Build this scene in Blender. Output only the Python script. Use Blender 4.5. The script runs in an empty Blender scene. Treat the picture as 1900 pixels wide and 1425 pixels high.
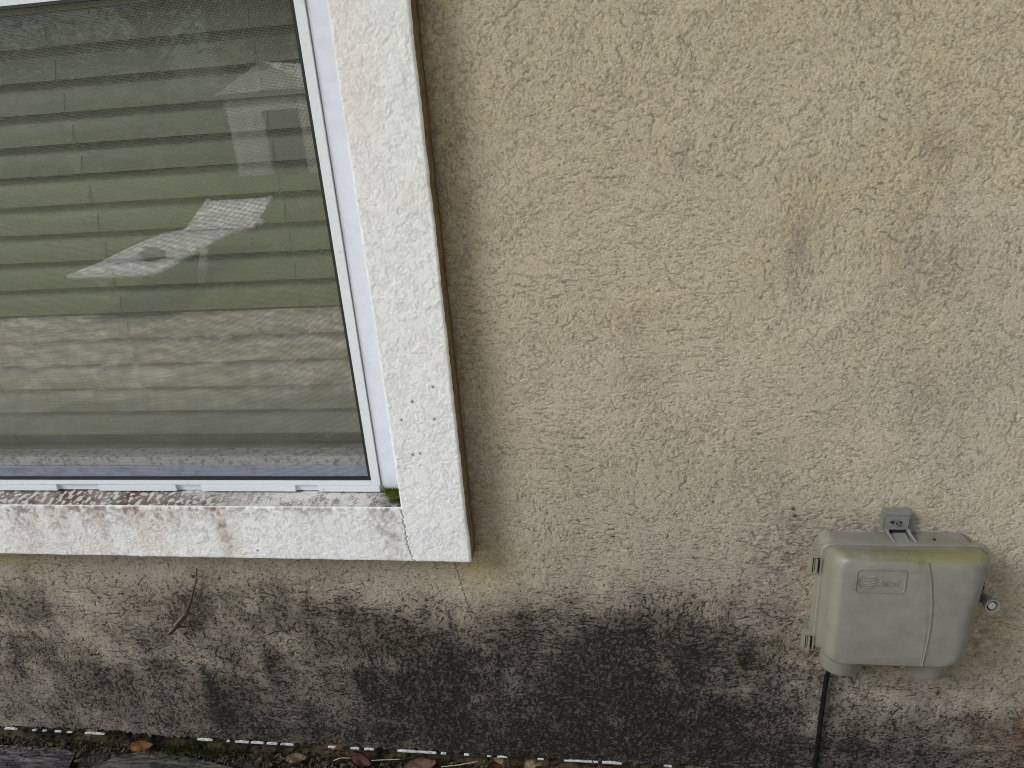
import bpy, bmesh, math, random
import numpy as np
from mathutils import Vector, Matrix

# ------------------------------------------------------------------ camera, sky, sun, exposure
S = bpy.context.scene
EYE = 1.192
def cam_setup():
    yaw, pit, rol, fpx = math.radians(-9.0025), math.radians(21.8514), math.radians(-4.3845), 1363.2
    f = Vector((math.sin(yaw)*math.cos(pit), math.cos(yaw)*math.cos(pit), -math.sin(pit)))
    r = Vector((math.cos(yaw), -math.sin(yaw), 0)); u = r.cross(f)
    r2 = math.cos(rol)*r + math.sin(rol)*u; u2 = -math.sin(rol)*r + math.cos(rol)*u
    cd = bpy.data.cameras.new("camera"); cd.sensor_width = 36; cd.lens = 36*fpx/1900
    cd.clip_start = 0.02; cd.clip_end = 400
    o = bpy.data.objects.new("camera", cd); S.collection.objects.link(o)
    m = Matrix((( r2.x, u2.x, -f.x, 0.0), (r2.y, u2.y, -f.y, -1.0), (r2.z, u2.z, -f.z, EYE), (0, 0, 0, 1)))
    o.matrix_world = m; S.camera = o
cam_setup()
S.view_settings.view_transform = 'Standard'; S.view_settings.look = 'None'
S.view_settings.gamma = 1; S.view_settings.exposure = 0.59

SUN_EL, SUN_AZ = 62.0, 38.0             # azimuth from +y (behind the house), positive = from the right
sd = Vector((math.sin(math.radians(SUN_AZ))*math.cos(math.radians(SUN_EL)), math.cos(math.radians(SUN_AZ))*math.cos(math.radians(SUN_EL)), math.sin(math.radians(SUN_EL))))
w = bpy.data.worlds.new("World"); S.world = w; w.use_nodes = True
nt = w.node_tree; nt.nodes.clear()
out = nt.nodes.new('ShaderNodeOutputWorld'); add = nt.nodes.new('ShaderNodeAddShader')
bg1 = nt.nodes.new('ShaderNodeBackground'); bg2 = nt.nodes.new('ShaderNodeBackground')
sky = nt.nodes.new('ShaderNodeTexSky'); sky.sky_type = 'NISHITA'; sky.sun_disc = False
sky.sun_elevation = math.radians(SUN_EL); sky.sun_rotation = math.radians(SUN_AZ)
sky.air_density = 1.0; sky.dust_density = 3.0; sky.ozone_density = 1.0
hs = nt.nodes.new('ShaderNodeHueSaturation'); hs.inputs['Saturation'].default_value = 0.6
nt.links.new(sky.outputs[0], hs.inputs['Color']); nt.links.new(hs.outputs[0], bg1.inputs[0]); bg1.inputs[1].default_value = 0.10
# bright lobe added to the sky for soft directional light from the upper left
tc = nt.nodes.new('ShaderNodeTexCoord'); dt = nt.nodes.new('ShaderNodeVectorMath'); dt.operation = 'DOT_PRODUCT'
CL = Vector((-0.70, -0.42, 0.58)).normalized(); dt.inputs[1].default_value = CL
mx = nt.nodes.new('ShaderNodeMath'); mx.operation = 'MAXIMUM'; mx.inputs[1].default_value = 0
pw = nt.nodes.new('ShaderNodeMath'); pw.operation = 'POWER'; pw.inputs[1].default_value = 60
ml = nt.nodes.new('ShaderNodeMath'); ml.operation = 'MULTIPLY'; ml.inputs[1].default_value = 19.0
nt.links.new(tc.outputs['Generated'], dt.inputs[0]); nt.links.new(dt.outputs['Value'], mx.inputs[0]); nt.links.new(mx.outputs[0], pw.inputs[0])
nt.links.new(pw.outputs[0], ml.inputs[0]); nt.links.new(ml.outputs[0], bg2.inputs[1]); bg2.inputs[0].default_value = (0.95, 0.98, 1.04, 1)
nt.links.new(bg1.outputs[0], add.inputs[0]); nt.links.new(bg2.outputs[0], add.inputs[1]); nt.links.new(add.outputs[0], out.inputs[0])
sl = bpy.data.lights.new("sun", 'SUN'); sl.energy = 5.0; sl.angle = math.radians(9); sl.color = (1.0, 0.95, 0.88)
so = bpy.data.objects.new("sun", sl); S.collection.objects.link(so); so.rotation_euler = sd.to_track_quat('Z', 'Y').to_euler()
S.cycles.max_bounces = 8; S.cycles.diffuse_bounces = 4; S.cycles.transparent_max_bounces = 12
S.cycles.use_denoising = True; S.cycles.denoising_prefilter = 'NONE'; S.cycles.filter_width = 1.05; S.cycles.use_adaptive_sampling = False; S.cycles.caustics_reflective = False; S.cycles.caustics_refractive = False

# ------------------------------------------------------------------ helpers
C = S.collection
random.seed(5); RNG = np.random.default_rng(7)
def lin(r, g, b):
    return tuple(((c/255+0.055)/1.055)**2.4 if c > 10 else c/255/12.92 for c in (r, g, b))
def tag(o, label=None, cat=None, group=None, kind=None):
    if label: o["label"] = label
    if cat: o["category"] = cat
    if group: o["group"] = group
    if kind: o["kind"] = kind
    return o
def empty(name, loc=(0, 0, 0)):
    o = bpy.data.objects.new(name, None); C.objects.link(o); o.location = loc; o.empty_display_size = 0.1
    return o
def link(name, me, mat, parent=None, smooth=False):
    o = bpy.data.objects.new(name, me); C.objects.link(o)
    if mat: me.materials.append(mat)
    if parent:
        o.parent = parent; o.matrix_parent_inverse = Matrix.Translation(-parent.location) if parent.parent is None else Matrix.Identity(4)
    if smooth: me.polygons.foreach_set('use_smooth', [True]*len(me.polygons))
    return o
def root_loc(o):
    while o.parent: o = o.parent
    return o.location
def obj(name, bm, mat, parent=None, smooth=False, bevel=0, seg=2):
    """link a bmesh given in world coordinates as one object"""
    if bevel:
        es = [e for e in bm.edges if len(e.link_faces) == 2 and e.calc_face_angle(0) > 0.6]
        bmesh.ops.bevel(bm, geom=es, offset=bevel, segments=seg, affect='EDGES', profile=0.6, clamp_overlap=True)
    bmesh.ops.recalc_face_normals(bm, faces=bm.faces[:])
    me = bpy.data.meshes.new(name); bm.to_mesh(me); bm.free()
    return link(name, me, mat, parent, smooth)
def box(bm, x0, x1, y0, y1, z0, z1):
    v = [bm.verts.new((x, y, z)) for x in (x0, x1) for y in (y0, y1) for z in (z0, z1)]
    for f in ((0, 1, 3, 2), (4, 6, 7, 5), (0, 4, 5, 1), (2, 3, 7, 6), (0, 2, 6, 4), (1, 5, 7, 3)):
        bm.faces.new([v[i] for i in f])
    return v
def prism(bm, pts, y0, y1):
    a = [bm.verts.new((x, y0, z)) for x, z in pts]; b = [bm.verts.new((x, y1, z)) for x, z in pts]
    bm.faces.new(a); bm.faces.new(b[::-1]); n = len(pts)
    for i in range(n): bm.faces.new((a[i], b[i], b[(i+1) % n], a[(i+1) % n]))
def loft(bm, rings, cap0=True, cap1=True):
    vs = [[bm.verts.new(p) for p in r] for r in rings]; n = len(rings[0])
    for a, b in zip(vs, vs[1:]):
        for i in range(n): bm.faces.new((a[i], a[(i+1) % n], b[(i+1) % n], b[i]))
    if cap0: bm.faces.new(vs[0])
    if cap1: bm.faces.new(vs[-1][::-1])
def tube(bm, pts, r, n=8, caps=True):
    pts = [Vector(p) for p in pts]; rings = []
    for i, p in enumerate(pts):
        d = (pts[min(i+1, len(pts)-1)]-pts[max(i-1, 0)]).normalized()
        a = d.cross(Vector((0.13, 0.31, 0.94)));
        if a.length < 1e-3: a = d.cross(Vector((1, 0, 0)))
        a.normalize(); b = d.cross(a); rr = r[i] if isinstance(r, (list, tuple)) else r
        rings.append([p+rr*(math.cos(t)*a+math.sin(t)*b) for t in (2*math.pi*k/n for k in range(n))])
    loft(bm, rings, caps, caps)
def rrect(x0, x1, z0, z1, r, y, k=7):
    p = []
    for cx, cz, a0 in ((x1-r, z1-r, 0), (x0+r, z1-r, 90), (x0+r, z0+r, 180), (x1-r, z0+r, 270)):
        for i in range(k+1):
            a = math.radians(a0+90*i/k); p.append((cx+r*math.cos(a), y, cz+r*math.sin(a)))
    return p

# ---- materials
def mat(name, col, rough=0.6, metal=0.0, noise=None, bump=None, spec=0.5):
    """noise = (scale, second colour, low, high);  bump = (scale, distance)"""
    m = bpy.data.materials.new(name); m.use_nodes = True; t = m.node_tree; p = t.nodes['Principled BSDF']
    p.inputs['Base Color'].default_value = (*col, 1); p.inputs['Roughness'].default_value = rough; p.inputs['Metallic'].default_value = metal
    p.inputs['Specular IOR Level'].default_value = spec
    tcn = t.nodes.new('ShaderNodeTexCoord')
    if noise:
        n = t.nodes.new('ShaderNodeTexNoise'); n.inputs['Scale'].default_value = noise[0]; n.inputs['Detail'].default_value = 8
        n.inputs['Roughness'].default_value = 0.65
        mp = t.nodes.new('ShaderNodeMapRange'); mp.inputs[1].default_value = noise[2]; mp.inputs[2].default_value = noise[3]
        mi = t.nodes.new('ShaderNodeMix'); mi.data_type = 'RGBA'; mi.inputs[6].default_value = (*col, 1); mi.inputs[7].default_value = (*noise[1], 1)
        t.links.new(tcn.outputs['Object'], n.inputs['Vector']); t.links.new(n.outputs[0], mp.inputs[0]); t.links.new(mp.outputs[0], mi.inputs[0])
        t.links.new(mi.outputs[2], p.inputs['Base Color'])
    if bump:
        n2 = t.nodes.new('ShaderNodeTexNoise'); n2.inputs['Scale'].default_value = bump[0]; n2.inputs['Detail'].default_value = 5
        b = t.nodes.new('ShaderNodeBump'); b.inputs['Distance'].default_value = bump[1]; b.inputs['Strength'].default_value = 1
        t.links.new(tcn.outputs['Object'], n2.inputs['Vector']); t.links.new(n2.outputs[0], b.inputs['Height']); t.links.new(b.outputs[0], p.inputs['Normal'])
    return m
def attr_mat(name, rough=0.9, bump_scale=700, bump_d=0.0006, var=0.22, spec=0.25):
    m = bpy.data.materials.new(name); m.use_nodes = True; t = m.node_tree; p = t.nodes['Principled BSDF']
    p.inputs['Roughness'].default_value = rough; p.inputs['Specular IOR Level'].default_value = spec
    a = t.nodes.new('ShaderNodeAttribute'); a.attribute_name = 'pigment'
    tcn = t.nodes.new('ShaderNodeTexCoord'); n = t.nodes.new('ShaderNodeTexNoise'); n.inputs['Scale'].default_value = bump_scale*0.7; n.inputs['Detail'].default_value = 3
    mp = t.nodes.new('ShaderNodeMapRange'); mp.inputs[1].default_value = 0.3; mp.inputs[2].default_value = 0.7; mp.inputs[3].default_value = 1-var; mp.inputs[4].default_value = 1+var
    vm = t.nodes.new('ShaderNodeVectorMath'); vm.operation = 'SCALE'
    t.links.new(tcn.outputs['Object'], n.inputs['Vector']); t.links.new(n.outputs[0], mp.inputs[0])
    t.links.new(a.outputs['Color'], vm.inputs[0]); t.links.new(mp.outputs[0], vm.inputs['Scale']); t.links.new(vm.outputs[0], p.inputs['Base Color'])
    n2 = t.nodes.new('ShaderNodeTexNoise'); n2.inputs['Scale'].default_value = bump_scale; n2.inputs['Detail'].default_value = 3
    b = t.nodes.new('ShaderNodeBump'); b.inputs['Distance'].default_value = bump_d; b.inputs['Strength'].default_value = 1
    t.links.new(tcn.outputs['Object'], n2.inputs['Vector']); t.links.new(n2.outputs[0], b.inputs['Height']); t.links.new(b.outputs[0], p.inputs['Normal'])
    return m

# ---- periodic random fields (numpy), used to shape the stucco relief and its staining
DX = 0.0012; NX, NZ = 2048, 1280
FX = np.fft.fftfreq(NX, DX)[None, :]; FZ = np.fft.fftfreq(NZ, DX)[:, None]
def field(lam, seed, band=False, ax=1.0, az=1.0):
    """random field with features of about lam metres, unit deviation"""
    g = np.random.default_rng(seed).standard_normal((NZ, NX)); F = np.fft.fft2(g)
    k = np.sqrt((FX*ax)**2+(FZ*az)**2)*lam
    F *= np.exp(-((k-1)/0.45)**2) if band else np.exp(-(k/0.8)**2)
    h = np.fft.ifft2(F).real; h -= h.mean(); return h/h.std()
def fractal(lam, seed, n=5, ax=1.0, az=1.0):
    h = sum(field(lam/2**i, seed+i, ax=ax, az=az)*0.62**i for i in range(n)); return h/h.std()
def blur(h, s):
    return np.fft.ifft2(np.fft.fft2(h)*np.exp(-2*(math.pi*s)**2*(FX**2+FZ**2))).real
def sample(h, X, Z):
    u = np.mod(X/DX, NX); v = np.mod(Z/DX, NZ); i = u.astype(int); j = v.astype(int); fu = u-i; fv = v-j
    i1 = (i+1) % NX; j1 = (j+1) % NZ; i %= NX; j %= NZ
    return (h[j, i]*(1-fu)*(1-fv)+h[j, i1]*fu*(1-fv)+h[j1, i]*(1-fu)*fv+h[j1, i1]*fu*fv)
def strokes(n, seed, lmin, lmax, width, flow_lam=0.22, wander=0.5, spread=0.5):
    """short curved trowel scratches following a swirling flow"""
    rg = np.random.default_rng(seed); fl = field(flow_lam, seed+1)*1.1; fl2 = field(0.02, seed+2)
    x = rg.uniform(0, NX*DX, n); z = rg.uniform(0, NZ*DX, n); L = rg.uniform(lmin, lmax, n)**1.0
    off = rg.normal(0, spread, n); curv = rg.normal(0, 18, n); dep = rg.uniform(0.35, 1, n)
    H = np.zeros((NZ, NX)); step = DX*0.6; ns = int(lmax/step)
    for s in range(ns):
        a = sample(fl, x, z)*1.3+off+wander*sample(fl2, x, z); off = off+curv*step
        x = x+np.cos(a)*step; z = z+np.sin(a)*step*0.9
        ok = s*step < L; fade = np.minimum(1, np.minimum(s*step, L-s*step)/0.004)*dep
        i = np.mod((x/DX).astype(int), NX); j = np.mod((z/DX).astype(int), NZ)
        np.maximum.at(H, (j[ok], i[ok]), fade[ok])
    H = blur(H, width); return H/np.percentile(H, 99.7)
def sstep(a, b, x):
    t = np.clip((np.asarray(x, float)-a)/(b-a), 0, 1); return t*t*(3-2*t)

n_a = field(0.0075, 11, True); n_b = field(0.011, 12, True); den = field(0.11, 15); den2 = field(0.16, 17); den3 = field(0.13, 18)
def rough(lam, seed, n=5, ax=1.0, az=1.0, g=0.74):
    h = sum(field(lam/1.8**i, seed+i, ax=ax, az=az)*g**i for i in range(n)); return h/h.std()
def ledges(h, lev, w=0.10): return sum(sstep(l-w, l+w, h) for l in lev)/len(lev)
def creases(h, lev, width, seed, thr=0.0):
    """thin crinkled grooves along level lines of h, broken up by a mask"""
    gz_, gx_ = np.gradient(h, DX); gm = np.sqrt(gx_*gx_+gz_*gz_)+1e-6; out_ = np.zeros_like(h)
    for i, l in enumerate(lev): out_ = np.maximum(out_, np.exp(-(np.abs(h-l)/gm/width)**2)*sstep(thr, thr+0.7, field(0.016, seed+i)))
    return out_
iso = rough(0.019, 300, 4, g=0.70); hor = rough(0.017, 310, 4, ax=2.4, az=0.9, g=0.66); ver = rough(0.017, 320, 4, ax=0.9, az=2.2, g=0.66)
wh = sstep(0.2, 0.9, den2); wv = sstep(0.4, 1.1, den3)*(1-wh); wi = 1-wh-wv
LV = (-1.2, -0.75, -0.35, 0.05, 0.45, 0.9, 1.35); thr = -0.35
crease = creases(iso, LV, 0.00062, 400, thr)*wi + creases(hor, LV, 0.00062, 410, thr)*wh + creases(ver, LV, 0.00062, 420, thr)*wv
strk = np.maximum(strokes(4200, 21, 0.010, 0.042, 0.0005)*(0.3+0.7*sstep(-0.6, 0.8, den)), 0.7*strokes(3500, 31, 0.003, 0.010, 0.0005, 0.05, 1.2, 2.0))
groove = np.clip(crease+strk, 0, 1.2)
wall_relief = (0.00032*(ledges(iso, LV[1:6], 0.06)*wi+ledges(hor, LV[1:6], 0.06)*wh+ledges(ver, LV[1:6], 0.06)*wv)
               - 0.00072*groove + 0.00009*field(0.0034, 13, True) + 0.00012*rough(0.006, 330, 3) + 0.0007*field(0.16, 14))
wall_relief -= 0.0009*sstep(1.9, 2.6, field(0.005, 16, True))
wall_relief = blur(wall_relief, 0.00025)*1.15
cavity = np.clip(1.5*blur(groove, 0.0004)+0.6*(blur(wall_relief, 0.0035)-wall_relief)/0.00040-0.35, -1.0, 2.2)   # >0 in grooves, where mildew sits and extra shade is painted
t_iso = rough(0.019, 340, 4, g=0.66); t_den = field(0.09, 43)
t_gr = np.clip(creases(t_iso, (-1.1, -0.6, -0.1, 0.4, 0.9), 0.0011, 440, -0.3)+0.9*strokes(3600, 51, 0.005, 0.020, 0.0006, 0.1, 1.0, 1.2), 0, 1.2)
trim_relief = (0.00040*ledges(t_iso, (-0.6, 0.0, 0.6), 0.10) - 0.00055*t_gr + 0.00010*field(0.0045, 44, True) + 0.0004*t_den)
trim_relief = blur(trim_relief, 0.0003)*1.1
trim_cav = np.clip(1.3*blur(t_gr, 0.0004)-0.1, -1, 2)
f_blot = fractal(0.10, 60); f_fine = fractal(0.012, 70, 4); f_speck = field(0.0038, 80, True); f_big = fractal(0.45, 85, 4); f_str = fractal(0.05, 90, 5, ax=1.0, az=2.6); f_hor = fractal(0.04, 95, 5, ax=3.5, az=1.0); f_gr = rough(0.006, 360, 3)

def grid_mesh(name, P3, keep, col, mat_, parent, smooth=True):
    """P3 (nz, nx, 3) vertices, keep (nz-1, nx-1) cells, col (nz, nx, 3) pigment"""
    nz, nx = P3.shape[:2]; idx = np.arange(nz*nx).reshape(nz, nx)
    q = np.stack([idx[:-1, :-1], idx[:-1, 1:], idx[1:, 1:], idx[1:, :-1]], -1)[keep]
    used = np.unique(q); remap = np.full(nz*nx, -1, np.int64); remap[used] = np.arange(len(used)); q = remap[q]
    me = bpy.data.meshes.new(name); v = P3.reshape(-1, 3)[used]
    me.vertices.add(len(v)); me.vertices.foreach_set('co', v.astype(np.float32).ravel())
    me.loops.add(q.size); me.loops.foreach_set('vertex_index', q.astype(np.int32).ravel())
    me.polygons.add(len(q)); me.polygons.foreach_set('loop_start', np.arange(0, q.size, 4, dtype=np.int32))
    me.update(calc_edges=True)
    me.polygons.foreach_set('use_smooth', np.full(len(q), smooth))
    at = me.color_attributes.new('pigment', 'FLOAT_COLOR', 'POINT')
    c = np.ones((len(v), 4), np.float32); c[:, :3] = col.reshape(-1, 3)[used]; at.data.foreach_set('color', c.ravel())
    me.validate(); return link(name, me, mat_, parent)
def axis(lo, hi, flo, fhi, fine=0.0012, grow=1.25):
    a = list(np.arange(flo, fhi+fine/2, fine)); s = fine
    while a[-1] < hi: s = min(s*grow, 0.25); a.append(a[-1]+s)
    a[-1] = hi; b = []; s = fine; x = flo
    while x > lo: s = min(s*grow, 0.25); x -= s; b.append(x)
    if b: b[-1] = lo
    return np.array(b[::-1]+a)
def mixc(c, k, col):
    k = np.clip(k, 0, 1)[..., None]; return c*(1-k)+np.array(col)*k

# ------------------------------------------------------------------ the house
house = empty("house"); tag(house, "beige stucco house wall with white trimmed window and black mildew along its foot", "house")
M_st = attr_mat("beige_stucco", 0.92, 620, 0.0007, 0.24)
M_tr = attr_mat("white_stucco", 0.85, 620, 0.0005, 0.07)
WZ0, WZ1 = 0.035, 2.45
# mildew density read off the wall: (x, z, darkness)
MILD = np.array([(-1.1477,0.4279,0.15),(-0.9254,0.4331,0.1),(-0.714,0.4381,0.1),(-0.5127,0.4428,0.1),(-0.3207,0.4474,0.1),(-0.228,0.4495,0.05),(-0.1375,0.4517,0.1),(0.0376,0.4558,0.1),(0.2051,0.4598,0.15),(0.2861,0.4617,0.2),(0.5861,0.4687,0.05),(-1.1661,0.3784,0.3),(-0.94,0.3849,0.2),(-0.7252,0.3912,0.3),(-0.5207,0.3971,0.35),(-0.3258,0.4028,0.3),(-0.2318,0.4055,0.12),(-0.14,0.4082,0.35),(0.0375,0.4134,0.25),(0.2072,0.4183,0.25),(0.2892,0.4207,0.3),(0.5628,0.4287,0.1),(-1.19,0.3143,0.5),(-1.0155,0.3206,0.35),(-0.8478,0.3267,0.4),(-0.634,0.3344,0.55),(-0.4305,0.3418,0.6),(-0.2843,0.3471,0.35),(-0.1897,0.3505,0.6),(-0.0519,0.3555,0.45),(0.1246,0.3619,0.4),(0.2517,0.3665,0.45),(0.2932,0.368,0.35),(0.571,0.378,0.1),(-1.2147,0.2476,0.6),(-0.9785,0.2579,0.5),(-0.7545,0.2677,0.65),(-0.5417,0.277,0.65),(-0.3393,0.2858,0.8),(-0.1465,0.2942,0.75),(0.0372,0.3022,0.7),(0.1083,0.3053,0.85),(0.2126,0.3098,0.6),(0.2973,0.3135,0.4),(0.5794,0.3258,0.2),(-1.2405,0.1783,0.6),(-0.9989,0.1906,0.7),(-0.77,0.2023,0.75),(-0.5528,0.2135,0.75),(-0.2964,0.2266,0.85),(-0.15,0.2341,0.85),(0.0824,0.2459,0.9),(0.2154,0.2527,0.7),(0.293,0.2567,0.6),(0.3523,0.2597,0.25),(0.468,0.2657,0.3),(0.6116,0.273,0.25),(-1.2674,0.106,0.6),(-1.0202,0.1206,0.75),(-0.7862,0.1344,0.85),(-0.5643,0.1475,0.8),(-0.3028,0.1629,0.9),(0.0369,0.183,0.92),(0.1738,0.1911,0.88),(0.2886,0.1979,0.8),(0.3575,0.2019,0.35),(0.4751,0.2089,0.4),(0.6209,0.2175,0.3),(-1.3012,0.0152,0.6),(-1.1042,0.0435,0.65),(-0.8064,0.0493,0.85),(-0.4694,0.0725,0.9),(-0.1581,0.0939,0.95),(0.1305,0.1138,0.95),(0.3026,0.1256,0.9),(0.3641,0.1299,0.55),(0.5259,0.141,0.55),(0.6326,0.1484,0.4),(-0.1616,0.0332,1),(0.1324,0.0358,0.97),(0.2991,0.049,0.95),(0.4063,0.0575,0.7),(0.5782,0.0711,0.6),(0.6529,0.077,0.5),(-0.1779,0.514,0.12),(-0.0471,0.5161,0.22),(0.1208,0.5187,0.17),(0.2658,0.521,0.28),(0.3518,0.5223,0.1),(0.5691,0.5257,0.05),(-0.2164,0.5846,0.15),(-0.045,0.5858,0.25),(0.038,0.5863,0.22),(0.1987,0.5874,0.17),(0.4276,0.5889,0.05),(0.0232,0.7931,0.16),(0.077,0.7497,0.12),(0.403,0.7854,0.2),(0.3541,0.7864,0.1),(-0.1176,0.7959,0.05),(0.5259,0.7829,0.1),(0.2361,0.9428,0.2),(0.4123,0.9214,0.2),(0.0164,0.8748,0.16),(0.1109,0.933,0.03),(-0.1084,0.9569,0.03),(0.2316,1.0069,0.26),(0.2414,0.8678,0.1),(0.3911,1.0778,0.16),(0.0835,1.0963,0.16),(-0.0997,1.1073,0),(0.2369,1.1128,0),(-0.1605,1.2347,0.05),(0.0396,1.2196,0),(0.2889,1.2239,0),(0.4403,1.1892,0.08),(0.4955,1.0006,0.08),(-0.2007,1.1065,0.15),(-0.2308,0.7982,0.15),(0.1564,0.6611,0.1),(-0.1253,0.662,0.15),
  (1.5,0.4,0.1),(1.5,0.1,0.5),(3,0.1,0.6),(5,0.1,0.6),(-2,0.1,0.7),(-3,0.1,0.7),(-5,0.1,0.7),(-2,0.4,0.2),(-4,0.4,0.2),(3,0.5,0.1),(1.5,1.5,0.03),(-2,1.5,0.03),(0,1.8,0.0)])
def mild(X, Z):
    num = np.zeros(X.shape); den_ = np.full(X.shape, 1e-9)
    for x, z, v in MILD:
        d2 = ((X-x)/0.085)**2+((Z-z)/0.030 if z < 0.48 else (Z-z)/0.06)**2
        wgt = np.exp(-0.5*d2)+1e-4/(1+d2)**2
        num += wgt*v; den_ += wgt
    return num/den_
def blobm(X, Z, x, z, rx, rz): return np.exp(-((X-x)/rx)**2-((Z-z)/rz)**2)
WBASE = np.array(lin(185, 172, 147)); WYEL = np.array(lin(190, 172, 134)); WGRY = np.array(lin(174, 166, 152))
def wall_colour(X, Z):
    fb, ff, fs, fg = sample(f_blot, X, Z), sample(f_fine, X, Z), sample(f_speck, X, Z), sample(f_big, X+0.3, Z)
    st, hz, cav = sample(f_str, X, Z), sample(f_hor, X, Z), sample(cavity, X, Z)
    c = np.ones(X.shape+(3,))*WBASE
    c = mixc(c, sstep(-0.2, 1.8, fb*0.5+0.8*fg+0.5)*0.32*sstep(0.55, 1.1, Z), WYEL); c = mixc(c, sstep(0.0, 1.8, fg-0.3*fb)*0.4+0.35*(1-sstep(0.45, 1.0, Z)), WGRY)
    c *= (1-0.25*np.clip(cav, 0, 2)+0.05*np.clip(-cav, 0, 1))[..., None]  # grooves darkened and ridges lightened in pigment, relief contrast under flat light
    gr = sample(f_gr, X, Z); m = mild(X, Z); m = m*(0.7+0.3*(1-sstep(0.44, 0.56, Z)))+0.13*(1-sstep(0.34, 0.56, Z))*sstep(0.20, 0.36, Z)*(1-0.8*sstep(0.15, 0.33, X)); low = 1-sstep(0.36, 0.50, Z); mm = sstep(0.04, 0.35, m)
    m = m+0.24*np.clip(sum(blobm(X+0.004*st, Z, x, z, rx, rz) for x, z, rx, rz in ((-0.79, 0.15, 0.020, 0.07), (-0.775, 0.09, 0.03, 0.05), (-0.66, 0.225, 0.014, 0.035), (-0.32, 0.265, 0.028, 0.04), (-0.18, 0.35, 0.024, 0.018), (-0.03, 0.30, 0.035, 0.02), (0.108, 0.27, 0.016, 0.06), (0.20, 0.29, 0.014, 0.035), (-0.98, 0.17, 0.05, 0.03), (-0.47, 0.19, 0.02, 0.05))), 0, 1)
    m = m+0.10*sstep(0.34, 0.40, X)*sstep(0.26, 0.14, Z)
    m = m+0.09*sstep(-0.35, -0.55, X)*sstep(0.33, 0.38, Z)*sstep(0.50, 0.46, Z)
    m = m+0.075*np.exp(-((X-0.05)/0.22)**2)*sstep(0.85, 0.5, Z)+0.03*sstep(1.1, 0.6, Z)
    m = np.clip(m*(1-0.10*sstep(-0.25, -0.6, X)*low)-0.01*low+0.052*low*st*mm+0.022*fb*mm+0.045*hz*low*mm, 0, 1.0)
    c = mixc(c, sstep(0.0, 0.75, m)*0.85, lin(116, 106, 94)); c = mixc(c, sstep(0.42, 1.0, m)*0.78, lin(56, 52, 46)); c = mixc(c, sstep(0.2, 0.5, m)*0.35*sstep(0.2, 1.6, fb+0.4*ff), lin(84, 80, 58))
    grain = 0.40*gr+0.45*fs+0.12*ff+0.60*(cav-0.1)                       # about unit spread
    q = 1.75-2.2*np.clip(m, 0, 1)                                  # share of the surface taken by black growth
    c = mixc(c, sstep(q-0.35, q+0.45, grain)*sstep(0.02, 0.25, m)*(0.80+0.12*sstep(0.5, 0.9, m)), lin(30, 29, 25))
    c = mixc(c, sstep(0.8, 1.1, m)*0.22, lin(22, 22, 19))
    c = mixc(c, sstep(0.7, 1.7, -grain)*0.45*sstep(0.3, 0.8, m), lin(118, 110, 98))
    c = mixc(c, sstep(2.6, 3.1, sample(f_speck, X, Z+0.3))*0.6*(Z < 0.5), lin(210, 206, 196))
    sm = sum(a*blobm(X, Z, x, z, rx, rz) for x, z, rx, rz, a in ((0.235, 0.97, 0.016, 0.07, .8), (0.40, 0.94, 0.05, 0.05, .7), (0.395, 1.085, 0.022, 0.03, .8), (0.0164, 0.875, 0.018, 0.02, .8), (0.03, 0.79, 0.03, 0.03, .6), (0.0835, 1.096, 0.012, 0.018, 1.0), (0.41, 0.78, 0.03, 0.05, .7), (-0.10, 0.68, 0.05, 0.05, .4), (0.21, 0.62, 0.06, 0.05, .5), (-0.205, 1.13, 0.02, 0.12, .6), (-0.215, 0.85, 0.018, 0.16, .6)))
    c = mixc(c, np.clip(sm, 0, 1)*(0.42+0.16*gr+0.12*cav), lin(122, 110, 100))
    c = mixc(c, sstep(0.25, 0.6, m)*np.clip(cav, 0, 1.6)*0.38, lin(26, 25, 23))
    # greenish growth round the utility box and rust towards the right
    g = blobm(X, Z, 0.50, 0.36, 0.10, 0.09)+0.8*blobm(X, Z, 0.40, 0.33, 0.12, 0.03)+0.6*blobm(X, Z, 0.30, 0.45, 0.03, 0.10)
    c = mixc(c, np.clip(g, 0, 1)*(0.42+0.2*ff), lin(118, 108, 62))
    r = blobm(X, Z, 0.655, 0.24, 0.045, 0.10)+0.35*blobm(X, Z, 0.54, 0.42, 0.03, 0.03)+0.5*blobm(X, Z, 0.62, 0.14, 0.05, 0.05)
    c = mixc(c, np.clip(r, 0, 1)*(0.32+0.2*ff), lin(122, 84, 58))
    gg = blobm(X, Z, 0.235, 0.50, 0.05, 0.09)+0.8*blobm(X, Z, 0.33, 0.548, 0.06, 0.02)
    c = mixc(c, np.clip(gg, 0, 1)*(0.35+0.2*ff+0.2*cav), lin(96, 90, 84))
    # yellow wash below the trim corner, trim's soft shadow and dirt painted along its side and bottom edges
    c = mixc(c, blobm(X, Z, -0.235, 0.455, 0.05, 0.045)*0.5, lin(176, 156, 104)); c = mixc(c, blobm(X, Z, -1.12, 0.47, 0.06, 0.025)*0.5, lin(176, 152, 96))
    ed = np.exp(-np.clip(X+0.24, 0, 9)/0.010)*(Z > 0.49)*(X > -0.25)
    c = mixc(c, ed*(0.6+0.05*ff), lin(92, 76, 52))
    ed2 = np.exp(-np.clip(X+0.24, 0, 9)/0.035)*(Z > 0.49)*(X > -0.25)
    c = mixc(c, ed2*(0.28+0.12*ff), lin(120, 98, 80))
    eu = np.exp(-np.clip(0.494-Z, 0, 9)/0.010)*(X < -0.235)*(Z < 0.5)
    c = mixc(c, eu*(0.5+0.2*ff), lin(84, 76, 46))
    ew = np.exp(-np.abs(X+0.20)/0.02)*(Z < 0.62)*(Z > 0.46); c = mixc(c, ew*0.25, lin(120, 112, 70))
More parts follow.
